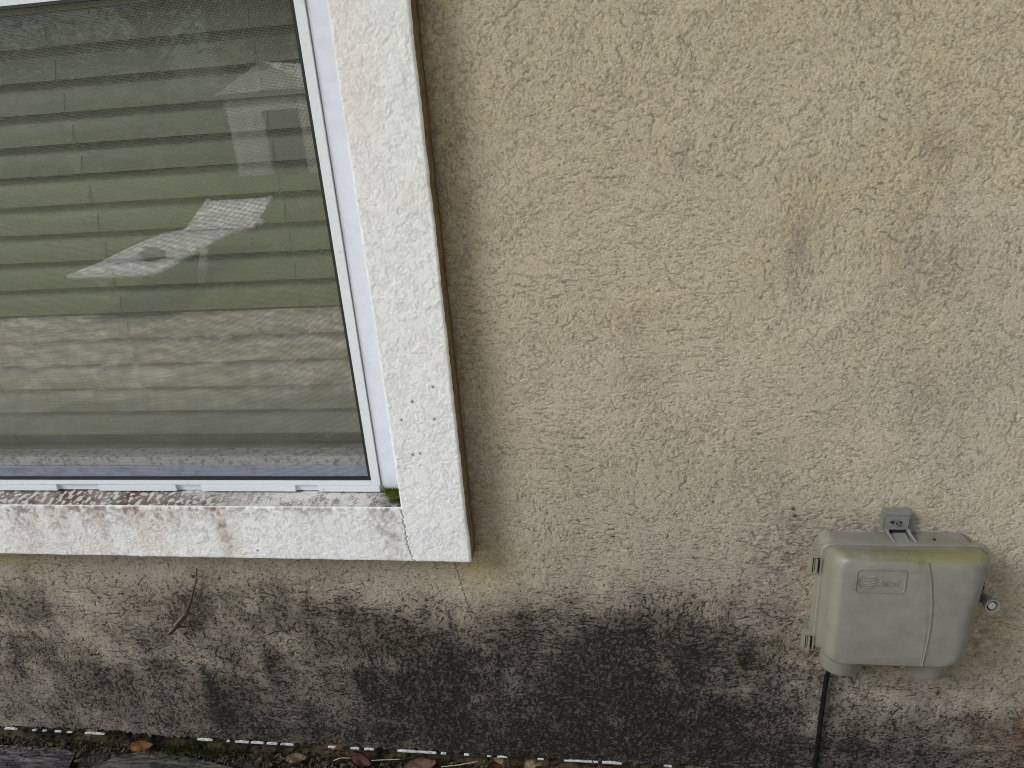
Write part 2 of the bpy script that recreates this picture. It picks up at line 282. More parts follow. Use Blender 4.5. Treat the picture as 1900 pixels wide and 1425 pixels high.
    # drips of black below the box cable, hairline crack below the corner
    xc = np.interp(Z, [0.27, 0.33, 0.3596, 0.399, 0.4321, 0.4636, 0.494], [-0.228, -0.243, -0.2546, -0.2641, -0.273, -0.2772, -0.281])+0.0008*sample(n_b, X*0, Z)+0.0015*sample(f_blot, X*0, Z)
    c = mixc(c, np.exp(-((X-xc)/0.0011)**2)*(Z > 0.32)*(Z < 0.494)*0.75, lin(56, 47, 39))
    return np.clip(c, 0.004, 0.9)
def spot(X, Z, pts, r):
    k = np.zeros(X.shape)
    for x, z in pts: k = np.maximum(k, np.exp(-(((X-x)**2+(Z-z)**2)/r**2)))
    return k
xs = axis(-6.0, 6.0, -1.36, 0.72); zs = axis(WZ0, WZ1, WZ0, 1.40)
X, Z = np.meshgrid(xs, zs)
H = sample(wall_relief, X, Z)
low = 1-sstep(0.02, 0.06, Z)
Y = -H - 0.002*np.clip(sample(f_big, X, Z), -2, 2) - 0.003*(1-sstep(0.035, 0.042, Z))*0
Zj = Z + np.where(np.arange(len(zs))[:, None] == 0, 0.0035*sample(f_fine, X, X*0+0.3), 0)
keep = ~((X[:-1, :-1] > -1.39) & (X[:-1, 1:] < -0.30) & (Z[:-1, :-1] > 0.53) & (Z[1:, :-1] < 1.95))
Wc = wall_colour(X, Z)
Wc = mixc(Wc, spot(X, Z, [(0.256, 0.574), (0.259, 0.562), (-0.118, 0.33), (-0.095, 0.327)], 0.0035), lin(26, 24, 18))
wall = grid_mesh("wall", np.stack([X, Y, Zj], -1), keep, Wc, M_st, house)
# the lip of the stucco turns under
nx = len(xs); lip = np.zeros((3, nx, 3)); lip[0] = np.stack([xs, Y[0], Zj[0]], -1); lip[1] = np.stack([xs, Y[0]+0.004, Zj[0]-0.002], -1); lip[2] = np.stack([xs, Y[0]*0+0.03, Zj[0]], -1)
lc = np.repeat(Wc[0][None]*0.9, 3, 0); grid_mesh("wall_lip", lip, np.ones((2, nx-1), bool), lc, M_st, house)
# rest of the shell: side and back walls, soffit and roof, so that the sun is really behind the house
bm = bmesh.new(); box(bm, -6, -5.9, 0.06, 5.9, 0.0, 2.45); box(bm, 5.9, 6, 0.06, 5.9, 0.0, 2.45); box(bm, -6, 6, 5.92, 6.0, 0.0, 2.45)
box(bm, -5.88, 5.88, 0.05, 0.09, 0.0, 0.52); box(bm, -5.88, -1.42, 0.05, 0.09, 0.523, 2.44); box(bm, -0.26, 5.88, 0.05, 0.09, 0.523, 2.44); box(bm, -1.415, -0.265, 0.05, 0.09, 2.0, 2.44)
M_plain = mat("plain_stucco", tuple(WBASE*0.95), 0.9, noise=(6, tuple(WGRY), 0.35, 0.65), bump=(160, 0.0015))
obj("side_wall", bm, M_plain, house)
bm = bmesh.new()
prism_pts = [(-0.65, 2.45), (6.6, 2.45), (6.6, 2.6), (3.0, 4.2), (-0.65, 2.62)]
a = [bm.verts.new((-6.6, y, z)) for y, z in prism_pts]; b = [bm.verts.new((6.6, y, z)) for y, z in prism_pts]
bm.faces.new(a); bm.faces.new(b[::-1])
for i in range(5): bm.faces.new((a[i], b[i], b[(i+1) % 5], a[(i+1) % 5]))
M_roof = mat("roof_shingle", (0.12, 0.10, 0.09), 0.9, noise=(9, (0.2, 0.18, 0.16), 0.4, 0.6))
obj("roof", bm, M_roof, house)
bm = bmesh.new(); box(bm, -6.4, 6.4, -0.62, 5.8, 2.435, 2.447); M_sof = mat("soffit_paint", (0.62, 0.6, 0.55), 0.7, noise=(4, (0.5, 0.48, 0.43), 0.4, 0.7)); obj("soffit", bm, M_sof, house)
# slab edge showing below the stucco
sx = axis(-6.0, 6.0, -1.36, 0.72, 0.003); sz = np.linspace(-0.01, 0.036, 16); X, Z = np.meshgrid(sx, sz)
ff, fb = sample(f_fine, X, Z*1.4), sample(f_blot, X*1.5, Z)
Ys = 0.006-0.004*sample(f_fine, X*0.7, Z*2)*0.5-0.0035*fb*0.5-0.016*(1-sstep(-0.01, 0.012, Z))
c = np.ones(X.shape+(3,))*np.array(lin(70, 60, 40)); c = mixc(c, sstep(-0.2, 0.9, fb), lin(30, 26, 18)); c = mixc(c, sstep(0.5, 1.3, sample(f_blot, X*1.1+0.5, Z)), lin(142, 122, 90))
c = mixc(c, sstep(0.6, 1.6, ff)*0.6, lin(60, 66, 22)); c = mixc(c, blobm(X, Z, -0.985, 0.02, 0.09, 0.1)*0.8, lin(20, 17, 12))
grid_mesh("slab_edge", np.stack([X, Ys, Z], -1), np.ones((len(sz)-1, len(sx)-1), bool), c, M_st, house)
# white flecks of exposed casing bead along the bottom edge
M_white = mat("white_casing", (0.72, 0.72, 0.70), 0.5, noise=(130, (0.22, 0.20, 0.17), 0.45, 0.7))
def px_x(px): return float(np.interp(px, [0, 200, 400, 600, 800, 1000, 1152], [-1.2937, -1.03, -0.775, -0.553, -0.34, -0.147, -0.0102]))
for p0, p1 in ((11, 33), (60, 66), (78, 84), (99, 110), (120, 129), (151, 184), (344, 369), (393, 398), (408, 434), (438, 462), (468, 488), (494, 518), (582, 596), (624, 640), (650, 668), (712, 750), (748, 784), (792, 802), (838, 848), (884, 892), (904, 924), (983, 995), (1036, 1094), (1096, 1106), (1114, 1154), (1230, 1244)):
    x0, x1 = px_x(p0) if p0 < 1153 else (p0-1163)*0.0010, px_x(p1) if p1 < 1153 else (p1-1163)*0.0010
    n = max(4, int((x1-x0)/0.003)); h = 0.0005 + random.uniform(0.6, 1.6)*0.0012*min(1, (x1-x0)/0.03)
    top = [(x0+(x1-x0)*i/n, 0.0345+h*math.sin(math.pi*min(1, max(0.02, i/n)))**0.8*random.uniform(.5, 1.3)) for i in range(n+1)]
    bot = [(x, 0.0335-0.0008*random.random()) for x, _ in top]
    bm = bmesh.new(); prism(bm, top+bot[::-1], -0.0058, -0.002); obj("casing_bead", bm, M_white, house)

# ---- window surround: one wrapped ring of white stucco (front face, outer return, inner reveal with sill ledge)
OX0, OX1, OZ0, OZ1 = -1.40, -0.240, 0.4945, 2.0
IX0, IX1, IZ0, IZ1 = -1.30, -0.3435, 0.5945, 1.90
TY = -0.040; DP = 0.036; R = 0.004
xs = axis(OX0-DP, OX1+DP, -1.28, OX1+DP, 0.0012, 1.3); zs = axis(OZ0-DP, OZ1+DP, OZ0-DP, 1.40, 0.0012, 1.3)
# make sure grid lines sit on the edges
def snap(a, vals):
    a = a.copy()
    for v in vals: a[np.argmin(np.abs(a-v))] = v
    return a
xs = snap(xs, (OX0, OX1, IX0, IX1)); zs = snap(zs, (OZ0, OZ1, IZ0, IZ1)); U, V = np.meshgrid(xs, zs)
ex = np.maximum(U-OX1, 0)+np.maximum(OX0-U, 0); ez = np.maximum(V-OZ1, 0)+np.maximum(OZ0-V, 0)
inx = (U > IX0) & (U < IX1); inz = (V > IZ0) & (V < IZ1); inside = inx & inz
dxl, dxr, dzb, dzt = U-IX0, IX1-U, V-IZ0, IZ1-V
dmin = np.minimum(np.minimum(dxl, dxr), np.minimum(dzb, dzt)); ins = np.where(inside, dmin, 0)
isb = inside & (dzb == dmin)
PX = np.clip(U, OX0, OX1).copy(); PZ = np.clip(V, OZ0, OZ1).copy(); back = np.maximum(ex, ez)
for cond, ax_, val in ((inside & (dxl == dmin), 0, IX0), (inside & (dxr == dmin), 0, IX1), (inside & (dzt == dmin), 1, IZ1)):
    if ax_ == 0: PX = np.where(cond, val, PX)
    else: PZ = np.where(cond, val, PZ)
PZ = np.where(isb, IZ0+ins*0.22, PZ)
LED = 1.25
back = np.maximum(back, ins*np.where(isb, LED, 1.0))
Hh = sample(trim_relief, U+0.7, V+0.2)
edge_o = np.minimum(np.minimum(OX1-U, U-OX0), np.minimum(OZ1-V, V-OZ0)); front = (edge_o >= 0) & ~inside
d_in = np.maximum(np.maximum(IX0-U, U-IX1), np.maximum(IZ0-V, V-IZ1))
de = np.where(front, np.minimum(edge_o, np.maximum(d_in, 0)), 0)
rnd = np.where(front & (de < R), R-np.sqrt(np.maximum(R*R-(R-de)**2, 0)), 0)
soft_e = sstep(0, 0.006, de)
PY = TY + np.where(front, rnd - Hh*(0.35+0.65*soft_e), R*0.9+back)
wob = 0.0002*sample(f_fine, U*0+0.1, V)+0.0003*sample(f_blot, U*0, V*1.7); wobx = 0.0002*sample(f_fine, U, V*0+0.2)+0.0003*sample(f_blot, U*1.7, V*0)
near_r = np.exp(-np.abs(U-OX1)/0.006)*(U > OX1-0.02)+(U > OX1); PX = PX + np.clip(near_r, 0, 1)*wob
near_b = np.exp(-np.abs(V-OZ0)/0.006)*(V < OZ0+0.02)+(V < OZ0); PZ = PZ + np.clip(near_b, 0, 1)*wobx
near_i = np.exp(-np.abs(U-IX1)/0.004)*(U > IX1-0.001)*(V > IZ0); PX = PX + near_i*0.5*wob
hs_ = sample(wall_relief, U, V)*0.2
PX = np.where(ex > 0.002, PX-hs_, PX); PZ = np.where(isb, PZ+Hh*1.3*sstep(0, 0.006, ins), PZ)
ff, fb, st, cav = sample(f_fine, U, V), sample(f_blot, U, V), sample(f_str, U*1.2, V), sample(trim_cav, U+0.7, V+0.2)
c = np.ones(U.shape+(3,))*np.array(lin(238, 236, 232))
c *= (1-0.13*np.clip(cav, 0, 2))[..., None]
c = mixc(c, 0.18*sstep(0.3, 1.8, fb), lin(226, 216, 202)); c = mixc(c, blobm(U, V, -0.325, 1.2, 0.03, 0.14)*0.2, lin(224, 198, 184))
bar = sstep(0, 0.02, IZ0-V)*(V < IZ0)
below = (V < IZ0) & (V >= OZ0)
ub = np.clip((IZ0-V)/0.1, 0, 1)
# brown runs below the ledge
wobr = sample(f_blot, U*0.15, V)
runs = sum(a*np.exp(-((U-x-0.0035*wobr)/wd)**2)*np.exp(-ub/ln) for x, wd, ln, a in ((-0.655, 0.011, 1.8, 0.85), (-0.368, 0.020, 2.2, 0.75), (-0.87, 0.010, 1.6, 0.5), (-0.80, 0.02, 0.5, 0.3), (-1.02, 0.03, 1.0, 0.45), (-0.95, 0.02, 0.9, 0.35), (-0.72, 0.05, 0.3, 0.5), (-0.5, 0.03, 0.3, 0.35), (-1.1, 0.05, 0.5, 0.4), (-0.86, 0.1, 0.35, 0.55)))
c = mixc(c, below*np.clip(runs*(0.80+0.30*ff), 0, 0.95)*0.85, lin(128, 98, 82))
c = mixc(c, below*(U < -0.62)*0.25*sstep(-0.5, 1.2, fb), lin(216, 196, 182))
c = mixc(c, below*(U < -0.35)*np.clip(cav, 0, 1)*np.clip(0.08+0.9*np.exp(-ub/0.28), 0, 1)*(0.30+0.5*sstep(-0.55, -0.75, U))*sstep(-0.9, 0.7, ff), lin(78, 58, 46))
c = mixc(c, below*(U < -0.34)*np.exp(-ub/0.06)*0.6*sstep(-1.2, 0.8, ff), lin(92, 80, 66))  # dirt along the rounded top edge, strengthened to paint out its highlight
# the ledge itself: rust brown with lichen on the left, grey speckle, dark green at the corner
L = isb
rust = sstep(-0.55, -0.72, U)
lc1 = mixc(np.ones(U.shape+(3,))*np.array(lin(222, 216, 208)), 0.12+0.6*sstep(0.1, 1.2, 0.6*ff+0.7*sample(f_speck, U, V)+0.5*cav), lin(74, 68, 62))
lc1 = mixc(lc1, rust*np.clip(0.72+0.2*fb-0.35*sstep(0.03, 0.034, ins), 0, 1), lin(94, 72, 58))
lich = sstep(0.62, 0.9, sample(field(0.016, 200, True), U, V*1.0)+0.25*ff)
lich2 = sstep(1.0, 1.5, sample(field(0.008, 201, True), U, V)+0.2*ff)
lc1 = mixc(lc1, rust*np.maximum(lich, lich2)*0.9, lin(206, 204, 188)); lc1 = mixc(lc1, (1-rust)*sstep(0.027, 0.036, ins)*0.7, lin(56, 50, 44))
cor = np.clip(1.5*np.exp(-np.abs(U-(-0.350))/0.026), 0, 1); lc1 = mixc(lc1, cor*(0.85+0.2*ff), lin(52, 54, 38)); lc1 = mixc(lc1, np.exp(-((U+0.362)/0.012)**2)*sstep(0.012, 0.03, ins)*0.9, lin(98, 112, 30))
c = np.where(L[..., None], lc1, c)
rev = inside & ~isb; c = np.where(rev[..., None], c*0.97, c)
# outer return is the wall's beige and grimy, with its shade painted in darker
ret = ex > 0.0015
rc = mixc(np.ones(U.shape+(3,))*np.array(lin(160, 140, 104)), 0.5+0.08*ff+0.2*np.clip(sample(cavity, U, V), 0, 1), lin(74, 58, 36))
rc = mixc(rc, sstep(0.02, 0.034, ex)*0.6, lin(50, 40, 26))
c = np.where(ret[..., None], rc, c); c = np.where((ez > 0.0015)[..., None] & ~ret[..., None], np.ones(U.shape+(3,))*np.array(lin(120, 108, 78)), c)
# hairline crack from the inner corner to the bottom edge
xc = np.interp(V, [0.4945, 0.5232, 0.5537, 0.58, 0.5934], [-0.3345, -0.3402, -0.3415, -0.342, -0.3445])+0.0009*sample(n_a, U*0, V)
crk = front & (np.abs(U-xc) < 0.0010) & (V < IZ0); c = mixc(c, crk*0.8, lin(96, 84, 72)); PY = PY+crk*0.001
c = mixc(c, front*spot(U, V, [(-0.268, 0.80), (-0.302, 0.777), (-0.272, 0.748), (-0.322, 0.748), (-0.60, 0.512), (-0.30, 0.692), (-0.312, 0.69), (-0.655, 0.56)], 0.0022), lin(70, 66, 60))
Ui, Vi = (U[:-1, :-1]+U[1:, 1:])/2, (V[:-1, :-1]+V[1:, 1:])/2
exc = ((Ui > OX1) | (Ui < OX0)); ezc = ((Vi > OZ1) | (Vi < OZ0))
insc = (Ui > IX0) & (Ui < IX1) & (Vi > IZ0) & (Vi < IZ1)
dc = np.minimum(np.minimum(Ui-IX0, IX1-Ui), np.minimum(Vi-IZ0, IZ1-Vi))
keep = ~(exc & ezc) & ~(insc & (dc > DP-0.001))
# ledge columns must stay straight: undo the mitre by letting the ledge run full width
led = inside & (V < IZ0+DP) ; PXl = np.where(led, np.clip(U, IX0, IX1), PX)
PY = np.where(led, TY+R*0.9+dzb*LED, PY); PZ = np.where(led, IZ0+dzb*0.22+Hh*1.2*sstep(0, 0.006, dzb), PZ); PX = np.where(led, PXl, PX)
c = np.where((led & ~isb)[..., None], lc1, c)
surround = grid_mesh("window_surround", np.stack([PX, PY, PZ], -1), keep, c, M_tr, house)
# plain reveal closing the sides behind the ledge corners
M_rev = mat("reveal_paint", lin(222, 219, 212), 0.8)
for xa in (IX1+0.001, IX0-0.012):
    bm = bmesh.new(); box(bm, xa, xa+0.011, -0.030, 0.05, IZ0-0.004, IZ1); obj("reveal", bm, M_rev, house)

# ------------------------------------------------------------------ window unit
win = empty("window"); win.parent = house; tag(win, "white framed window behind a dark insect screen")
M_vinyl = mat("white_vinyl", lin(226, 229, 238), 0.42, noise=(35, tuple(np.array(lin(212, 214, 220))), 0.45, 0.8), spec=0.4)
M_vinyl_b = mat("white_aluminium", lin(228, 230, 232), 0.45, noise=(140, tuple(np.array(lin(196, 194, 188))), 0.58, 0.8), spec=0.4)
M_black = mat("black_rubber", (0.012, 0.012, 0.013), 0.5)
WX0, WX1 = -1.298, -0.3835
FZ0, SZ0, SZT = 0.6035, 0.6246, 1.3405
def wpart(name, boxes, m, bevel=0.0012):
    bm = bmesh.new()
    for b in boxes: box(bm, *b)
    o = obj(name, bm, m, None, bevel=bevel); o.parent = win; return o
wpart("jamb", [(WX1+0.0008, IX1+0.0005, -0.001, 0.05, 0.6035, 1.899)], M_vinyl)
wpart("jamb", [(-1.299, WX0+0.012, -0.001, 0.05, 0.6035, 1.899)], M_vinyl)
wpart("head", [(WX0+0.013, WX1, -0.001, 0.05, 1.87, 1.899)], M_vinyl)
wpart("sill_track", [(WX0+0.013, WX1, 0.0005, 0.022, FZ0, 0.6155), (WX0+0.013, WX1, 0.0225, 0.075, FZ0, 0.6135)], M_vinyl)
# screen frame with its little tabs, spline and mesh
sf = wpart("screen_frame", [(-0.3985, WX1-0.0012, -0.004, 0.006, 0.6160, 1.357), (WX0+0.0135, WX0+0.029, -0.004, 0.006, 0.6160, 1.357),
                        (WX0+0.0292, -0.3987, -0.004, 0.006, 0.6160, SZ0-0.0005), (WX0+0.0292, -0.3987, -0.004, 0.006, SZT+0.0005, 1.357)], M_vinyl_b, 0.0010)
tabs = []
for x0, x1 in ((-1.262, -0.965), (-0.885, -0.742), (-0.695, -0.53), (-0.49, -0.386)): tabs.append((x0, x1, -0.0055, 0.0, 0.6045, 0.6152))
wpart("track_cover", tabs, M_vinyl_b, 0.0008)
SX0 = WX0+0.0292
bm = bmesh.new()
for b in ((-0.4030, -0.3990, -0.0035, 0.004, SZ0, SZT), (SX0, SX0+0.004, -0.0035, 0.004, SZ0, SZT), (SX0+0.0042, -0.4032, -0.0035, 0.004, SZ0, SZ0+0.0034), (SX0+0.0042, -0.4032, -0.0035, 0.004, SZT-0.0034, SZT)): box(bm, *b)
o = obj("screen_spline", bm, M_black); o.parent = win
# insect screen: woven mesh as alpha from object coordinates in metres
m = bpy.data.materials.new("insect_mesh"); m.use_nodes = True; t = m.node_tree; p = t.nodes['Principled BSDF']; outn = t.nodes['Material Output']
p.inputs['Base Color'].default_value = (0.11, 0.11, 0.10, 1); p.inputs['Roughness'].default_value = 0.6
tcn = t.nodes.new('ShaderNodeTexCoord'); sep = t.nodes.new('ShaderNodeSeparateXYZ'); t.links.new(tcn.outputs['Object'], sep.inputs[0])
def mth(op, a, b=None):
    n = t.nodes.new('ShaderNodeMath'); n.operation = op
    for i, v in enumerate((a, b)):
        if v is None: continue
        if isinstance(v, (int, float)): n.inputs[i].default_value = v
        else: t.links.new(v, n.inputs[i])
    return n.outputs[0]
nn = t.nodes.new('ShaderNodeTexNoise'); nn.inputs['Scale'].default_value = 9; t.links.new(tcn.outputs['Object'], nn.inputs['Vector'])
wv = mth('MULTIPLY', nn.outputs[0], 0.004)
MP, MT = 0.0018, 0.20
fx = mth('LESS_THAN', mth('FRACT', mth('MULTIPLY', mth('ADD', mth('ADD', sep.outputs['X'], 10), wv), 1/MP)), MT)
fz = mth('LESS_THAN', mth('FRACT', mth('MULTIPLY', mth('ADD', sep.outputs['Z'], wv), 1/MP)), MT)
al = mth('MAXIMUM', fx, fz); tr = t.nodes.new('ShaderNodeBsdfTransparent'); mxs = t.nodes.new('ShaderNodeMixShader')
t.links.new(al, mxs.inputs[0]); t.links.new(tr.outputs[0], mxs.inputs[1]); t.links.new(p.outputs[0], mxs.inputs[2]); t.links.new(mxs.outputs[0], outn.inputs[0])
bm = bmesh.new(); vs = [bm.verts.new(q) for q in ((SX0+0.003, 0.001, SZ0+0.002), (-0.4020, 0.001, SZ0+0.002), (-0.4020, 0.001, SZT-0.002), (SX0+0.003, 0.001, SZT-0.002))]; bm.faces.new(vs)
o = obj("insect_screen", bm, m); o.parent = win
# sash behind the screen
M_sash = mat("grimy_sash", lin(214, 212, 204), 0.5, noise=(110, tuple(np.array(lin(128, 123, 108))), 0.48, 0.66))
M_rail = mat("grey_sash", lin(196, 198, 212), 0.4, noise=(60, tuple(np.array(lin(150, 150, 158))), 0.5, 0.8))
wpart("sash_rail", [(WX0+0.013, WX1, 0.030, 0.062, 0.6345, 0.6505)], M_sash, 0.001)
wpart("sash_track", [(WX0+0.013, WX1, 0.024, 0.064, 0.6138, 0.6335)], M_rail, 0.003)
wpart("sash_stile", [(-0.395, WX1, 0.030, 0.062, 0.6508, 1.34)], M_sash, 0.001)
wpart("sash_stile", [(WX0+0.013, WX0+0.04, 0.030, 0.062, 0.6508, 1.34)], M_sash, 0.001)
wpart("meeting_rail", [(WX0+0.013, WX1, 0.012, 0.062, 1.358, 1.40)], M_vinyl_b, 0.002)
g = bpy.data.materials.new("window_glass"); g.use_nodes = True; t = g.node_tree; t.nodes.remove(t.nodes['Principled BSDF']); outn = t.nodes['Material Output']
gl = t.nodes.new('ShaderNodeBsdfGlossy'); gl.inputs['Roughness'].default_value = 0.006; tr = t.nodes.new('ShaderNodeBsdfTransparent'); tr.inputs[0].default_value = (0.92, 0.95, 0.90, 1)
geo = t.nodes.new('ShaderNodeNewGeometry'); dp = t.nodes.new('ShaderNodeVectorMath'); dp.operation = 'DOT_PRODUCT'; mxs = t.nodes.new('ShaderNodeMixShader')
t.links.new(geo.outputs['Normal'], dp.inputs[0]); t.links.new(geo.outputs['Incoming'], dp.inputs[1])
def gm_(op, a, b=None):
    n = t.nodes.new('ShaderNodeMath'); n.operation = op
    for i, v in enumerate((a, b)):
        if v is None: continue
        if isinstance(v, (int, float)): n.inputs[i].default_value = v
        else: t.links.new(v, n.inputs[i])
    return n.outputs[0]
F0 = 0.19                                               # double pane: four faces reflect about 15 % straight on
t.links.new(gm_('ADD', gm_('MULTIPLY', gm_('POWER', gm_('SUBTRACT', 1.0, gm_('ABSOLUTE', dp.outputs['Value'])), 5.0), 1-F0), F0), mxs.inputs[0]); t.links.new(tr.outputs[0], mxs.inputs[1]); t.links.new(gl.outputs[0], mxs.inputs[2]); t.links.new(mxs.outputs[0], outn.inputs[0])
for z0, z1 in ((0.6500, 1.3575), (1.4005, 1.87)):
    bm = bmesh.new(); vs = [bm.verts.new(q) for q in ((WX0+0.03, 0.036, z0), (WX1-0.01, 0.036, z0), (WX1-0.01, 0.036, z1), (WX0+0.03, 0.036, z1))]; bm.faces.new(vs)
    o = obj("glass_pane", bm, g); o.parent = win

# ---- venetian blind hanging behind the glass
blind = empty("window_blind", (-0.84, 0.07, 1.85)); tag(blind, "closed cream slatted blind hanging behind the window glass", "blind")
M_slat = mat("cream_slat", lin(162, 162, 134), 0.5, noise=(5, tuple(np.array(lin(152, 152, 124))), 0.4, 0.7))
M_cord = mat("blind_cord", lin(150, 148, 126), 0.8)
PITCH = 0.0437; BX0, BX1 = -1.262, -0.402
for k in range(27):
    zb = EYE-0.5101+k*PITCH                          # bottom edge of each slat stands out towards the glass
    bm = bmesh.new(); n = 6; top = []; bot = []
    for i in range(n+1):
        u = i/n; zz = zb+u*0.0475; yy = 0.056+0.018*u-0.0035*math.sin(math.pi*u)
        top.append((yy, zz)); bot.append((yy+0.0026, zz+0.0006))
    ring = top+bot[::-1]; jit = random.uniform(-0.0006, 0.0006)
    a = [bm.verts.new((BX0, y, z+jit)) for y, z in ring]; b = [bm.verts.new((BX1, y, z-jit)) for y, z in ring]
    for i in range(len(ring)): bm.faces.new((a[i], b[i], b[(i+1) % len(ring)], a[(i+1) % len(ring)]))
    bm.faces.new(a[::-1]); bm.faces.new(b)
    obj("slat", bm, M_slat, blind)
bm = bmesh.new(); box(bm, BX0, BX1, 0.072, 0.094, 0.632, 0.649); obj("bottom_rail", bm, M_slat, blind, bevel=0.003)
bm = bmesh.new(); prism(bm, [(BX0, 0.652), (BX1, 0.652), (BX1, 0.688), (BX0, 0.688)], 0.084, 0.0868); obj("slat", bm, M_slat, blind)
bm = bmesh.new(); box(bm, BX0, BX1, 0.068, 0.115, 1.85, 1.868); obj("head_rail", bm, M_slat, blind)
for x in (-0.4905, -0.7970, -1.0878):
    bm = bmesh.new()
    for k in range(27):
        z = EYE-0.5101+k*PITCH
        tube(bm, [(x, 0.0760, z+0.041), (x+0.0003, 0.0610, z+0.024), (x, 0.0530, z+0.001), (x, 0.0550, z-0.002)], 0.0006, 5)
    tube(bm, [(x, 0.071, 0.683), (x, 0.073, 0.646)], 0.0009, 5)
    obj("ladder_cord", bm, M_cord, blind)
# dark room behind
bm = bmesh.new(); box(bm, -2.2, 0.6, 0.16, 2.4, 0.3, 2.42)
for f in list(bm.faces):
    if abs(f.calc_center_median().y-0.16) < 1e-4: bm.faces.remove(f)
o = obj("room", bm, mat("room_paint", (0.35, 0.33, 0.3), 0.8), house)

# ------------------------------------------------------------------ utility box
ub = empty("utility_box", (0.40, 0.0, 0.345)); tag(ub, "grey plastic telephone utility box with algae on top, screwed to the wall", "utility box")
def box_mat():
    m = mat("grey_plastic", lin(135, 133, 123), 0.46, noise=(26, tuple(np.array(lin(119, 116, 103))), 0.35, 0.7), bump=(900, 0.00012), spec=0.45)
    t = m.node_tree; p = t.nodes['Principled BSDF']; old = p.inputs['Base Color'].links[0].from_socket
    tcn = t.nodes.new('ShaderNodeTexCoord'); sp = t.nodes.new('ShaderNodeSeparateXYZ'); t.links.new(tcn.outputs['Object'], sp.inputs[0])
    def mp(v, a, b, c=0, d=1):
        n = t.nodes.new('ShaderNodeMapRange'); n.interpolation_type = 'SMOOTHSTEP'; t.links.new(v, n.inputs[0])
        for i, q in enumerate((a, b, c, d)): n.inputs[i+1].default_value = q
        return n.outputs[0]
    def mt(op, a, b):
        n = t.nodes.new('ShaderNodeMath'); n.operation = op
        for i, v in enumerate((a, b)):
            if isinstance(v, (int, float)): n.inputs[i].default_value = v
            else: t.links.new(v, n.inputs[i])
        n.use_clamp = op != 'ADD'; return n.outputs[0]
    def mix(fac, c):
        nonlocal old
        n = t.nodes.new('ShaderNodeMix'); n.data_type = 'RGBA'; t.links.new(fac, n.inputs[0]); t.links.new(old, n.inputs[6]); n.inputs[7].default_value = (*c, 1); old = n.outputs[2]
    def nz(s, d=6):
        n = t.nodes.new('ShaderNodeTexNoise'); n.inputs['Scale'].default_value = s; n.inputs['Detail'].default_value = d; n.inputs['Roughness'].default_value = .7; t.links.new(tcn.outputs['Object'], n.inputs['Vector']); return n.outputs[0]
    X_, Y_, Z_ = sp.outputs['X'], sp.outputs['Y'], sp.outputs['Z']
    # algae on the sloping top of the lid, heaviest to the right; lit tone of the left side painted in, lighter and beige; smudges on the face
    top = mp(mt('ADD', Z_, mt('MULTIPLY', nz(120), 0.010)), 0.544, 0.551)
    mix(mt('MULTIPLY', mt('MULTIPLY', top, mp(nz(55), 0.3, 0.6)), mp(X_, 0.30, 0.42, 0.35, 0.95)), lin(102, 100, 38))
    mix(mt('MULTIPLY', mp(mt('ADD', Z_, mt('MULTIPLY', nz(200), 0.006)), 0.540, 0.546), mp(X_, 0.38, 0.44, 0.0, 0.55)), lin(134, 130, 84))
    mix(mt('MULTIPLY', mp(X_, 0.318, 0.300), mp(nz(40), 0.25, 0.6, 0.15, 0.5)), lin(148, 144, 118))
    face = mt('MULTIPLY', mp(nz(24, 9), 0.48, 0.72), mp(Z_, 0.37, 0.50, 0.0, 0.55)); mix(mt('MULTIPLY', face, mp(X_, 0.36, 0.40)), lin(108, 106, 80))
    mix(mt('MULTIPLY', mp(nz(420, 2), 0.70, 0.74), 0.6), lin(84, 84, 72))
    t.links.new(old, p.inputs['Base Color']); return m
M_box = box_mat()
def upart(name, bm, m=None, parent=None, smooth=False, bevel=0):
    o = obj(name, bm, m or M_box, None, smooth=smooth, bevel=bevel)
    o.parent = parent or ub
    if o.parent == ub: o.matrix_parent_inverse = Matrix.Translation(-ub.location)
    return o
def autosmooth(o, ang=35):
    me = o.data; bm = bmesh.new(); bm.from_mesh(me)
    for f in bm.faces: f.smooth = True
    for e in bm.edges:
        if len(e.link_faces) == 2 and e.calc_face_angle(0) > math.radians(ang): e.smooth = False
    bm.to_mesh(me); bm.free(); return o
def taper(bm):
    for v in bm.verts: v.co.x -= 0.013*max(0, (0.54-v.co.z)/0.19)*max(0, (v.co.x-0.29)/0.23)**1.5
# back box
bm = bmesh.new(); loft(bm, [rrect(0.2950, 0.5080, 0.336, 0.5360, 0.016, 0.0), rrect(0.2950, 0.5080, 0.336, 0.5360, 0.016, -0.027), rrect(0.2925, 0.513, 0.338, 0.5365, 0.014, -0.0275), rrect(0.2925, 0.515, 0.338, 0.5370, 0.014, -0.0325)], True, True)
taper(bm); autosmooth(upart("back_box", bm))
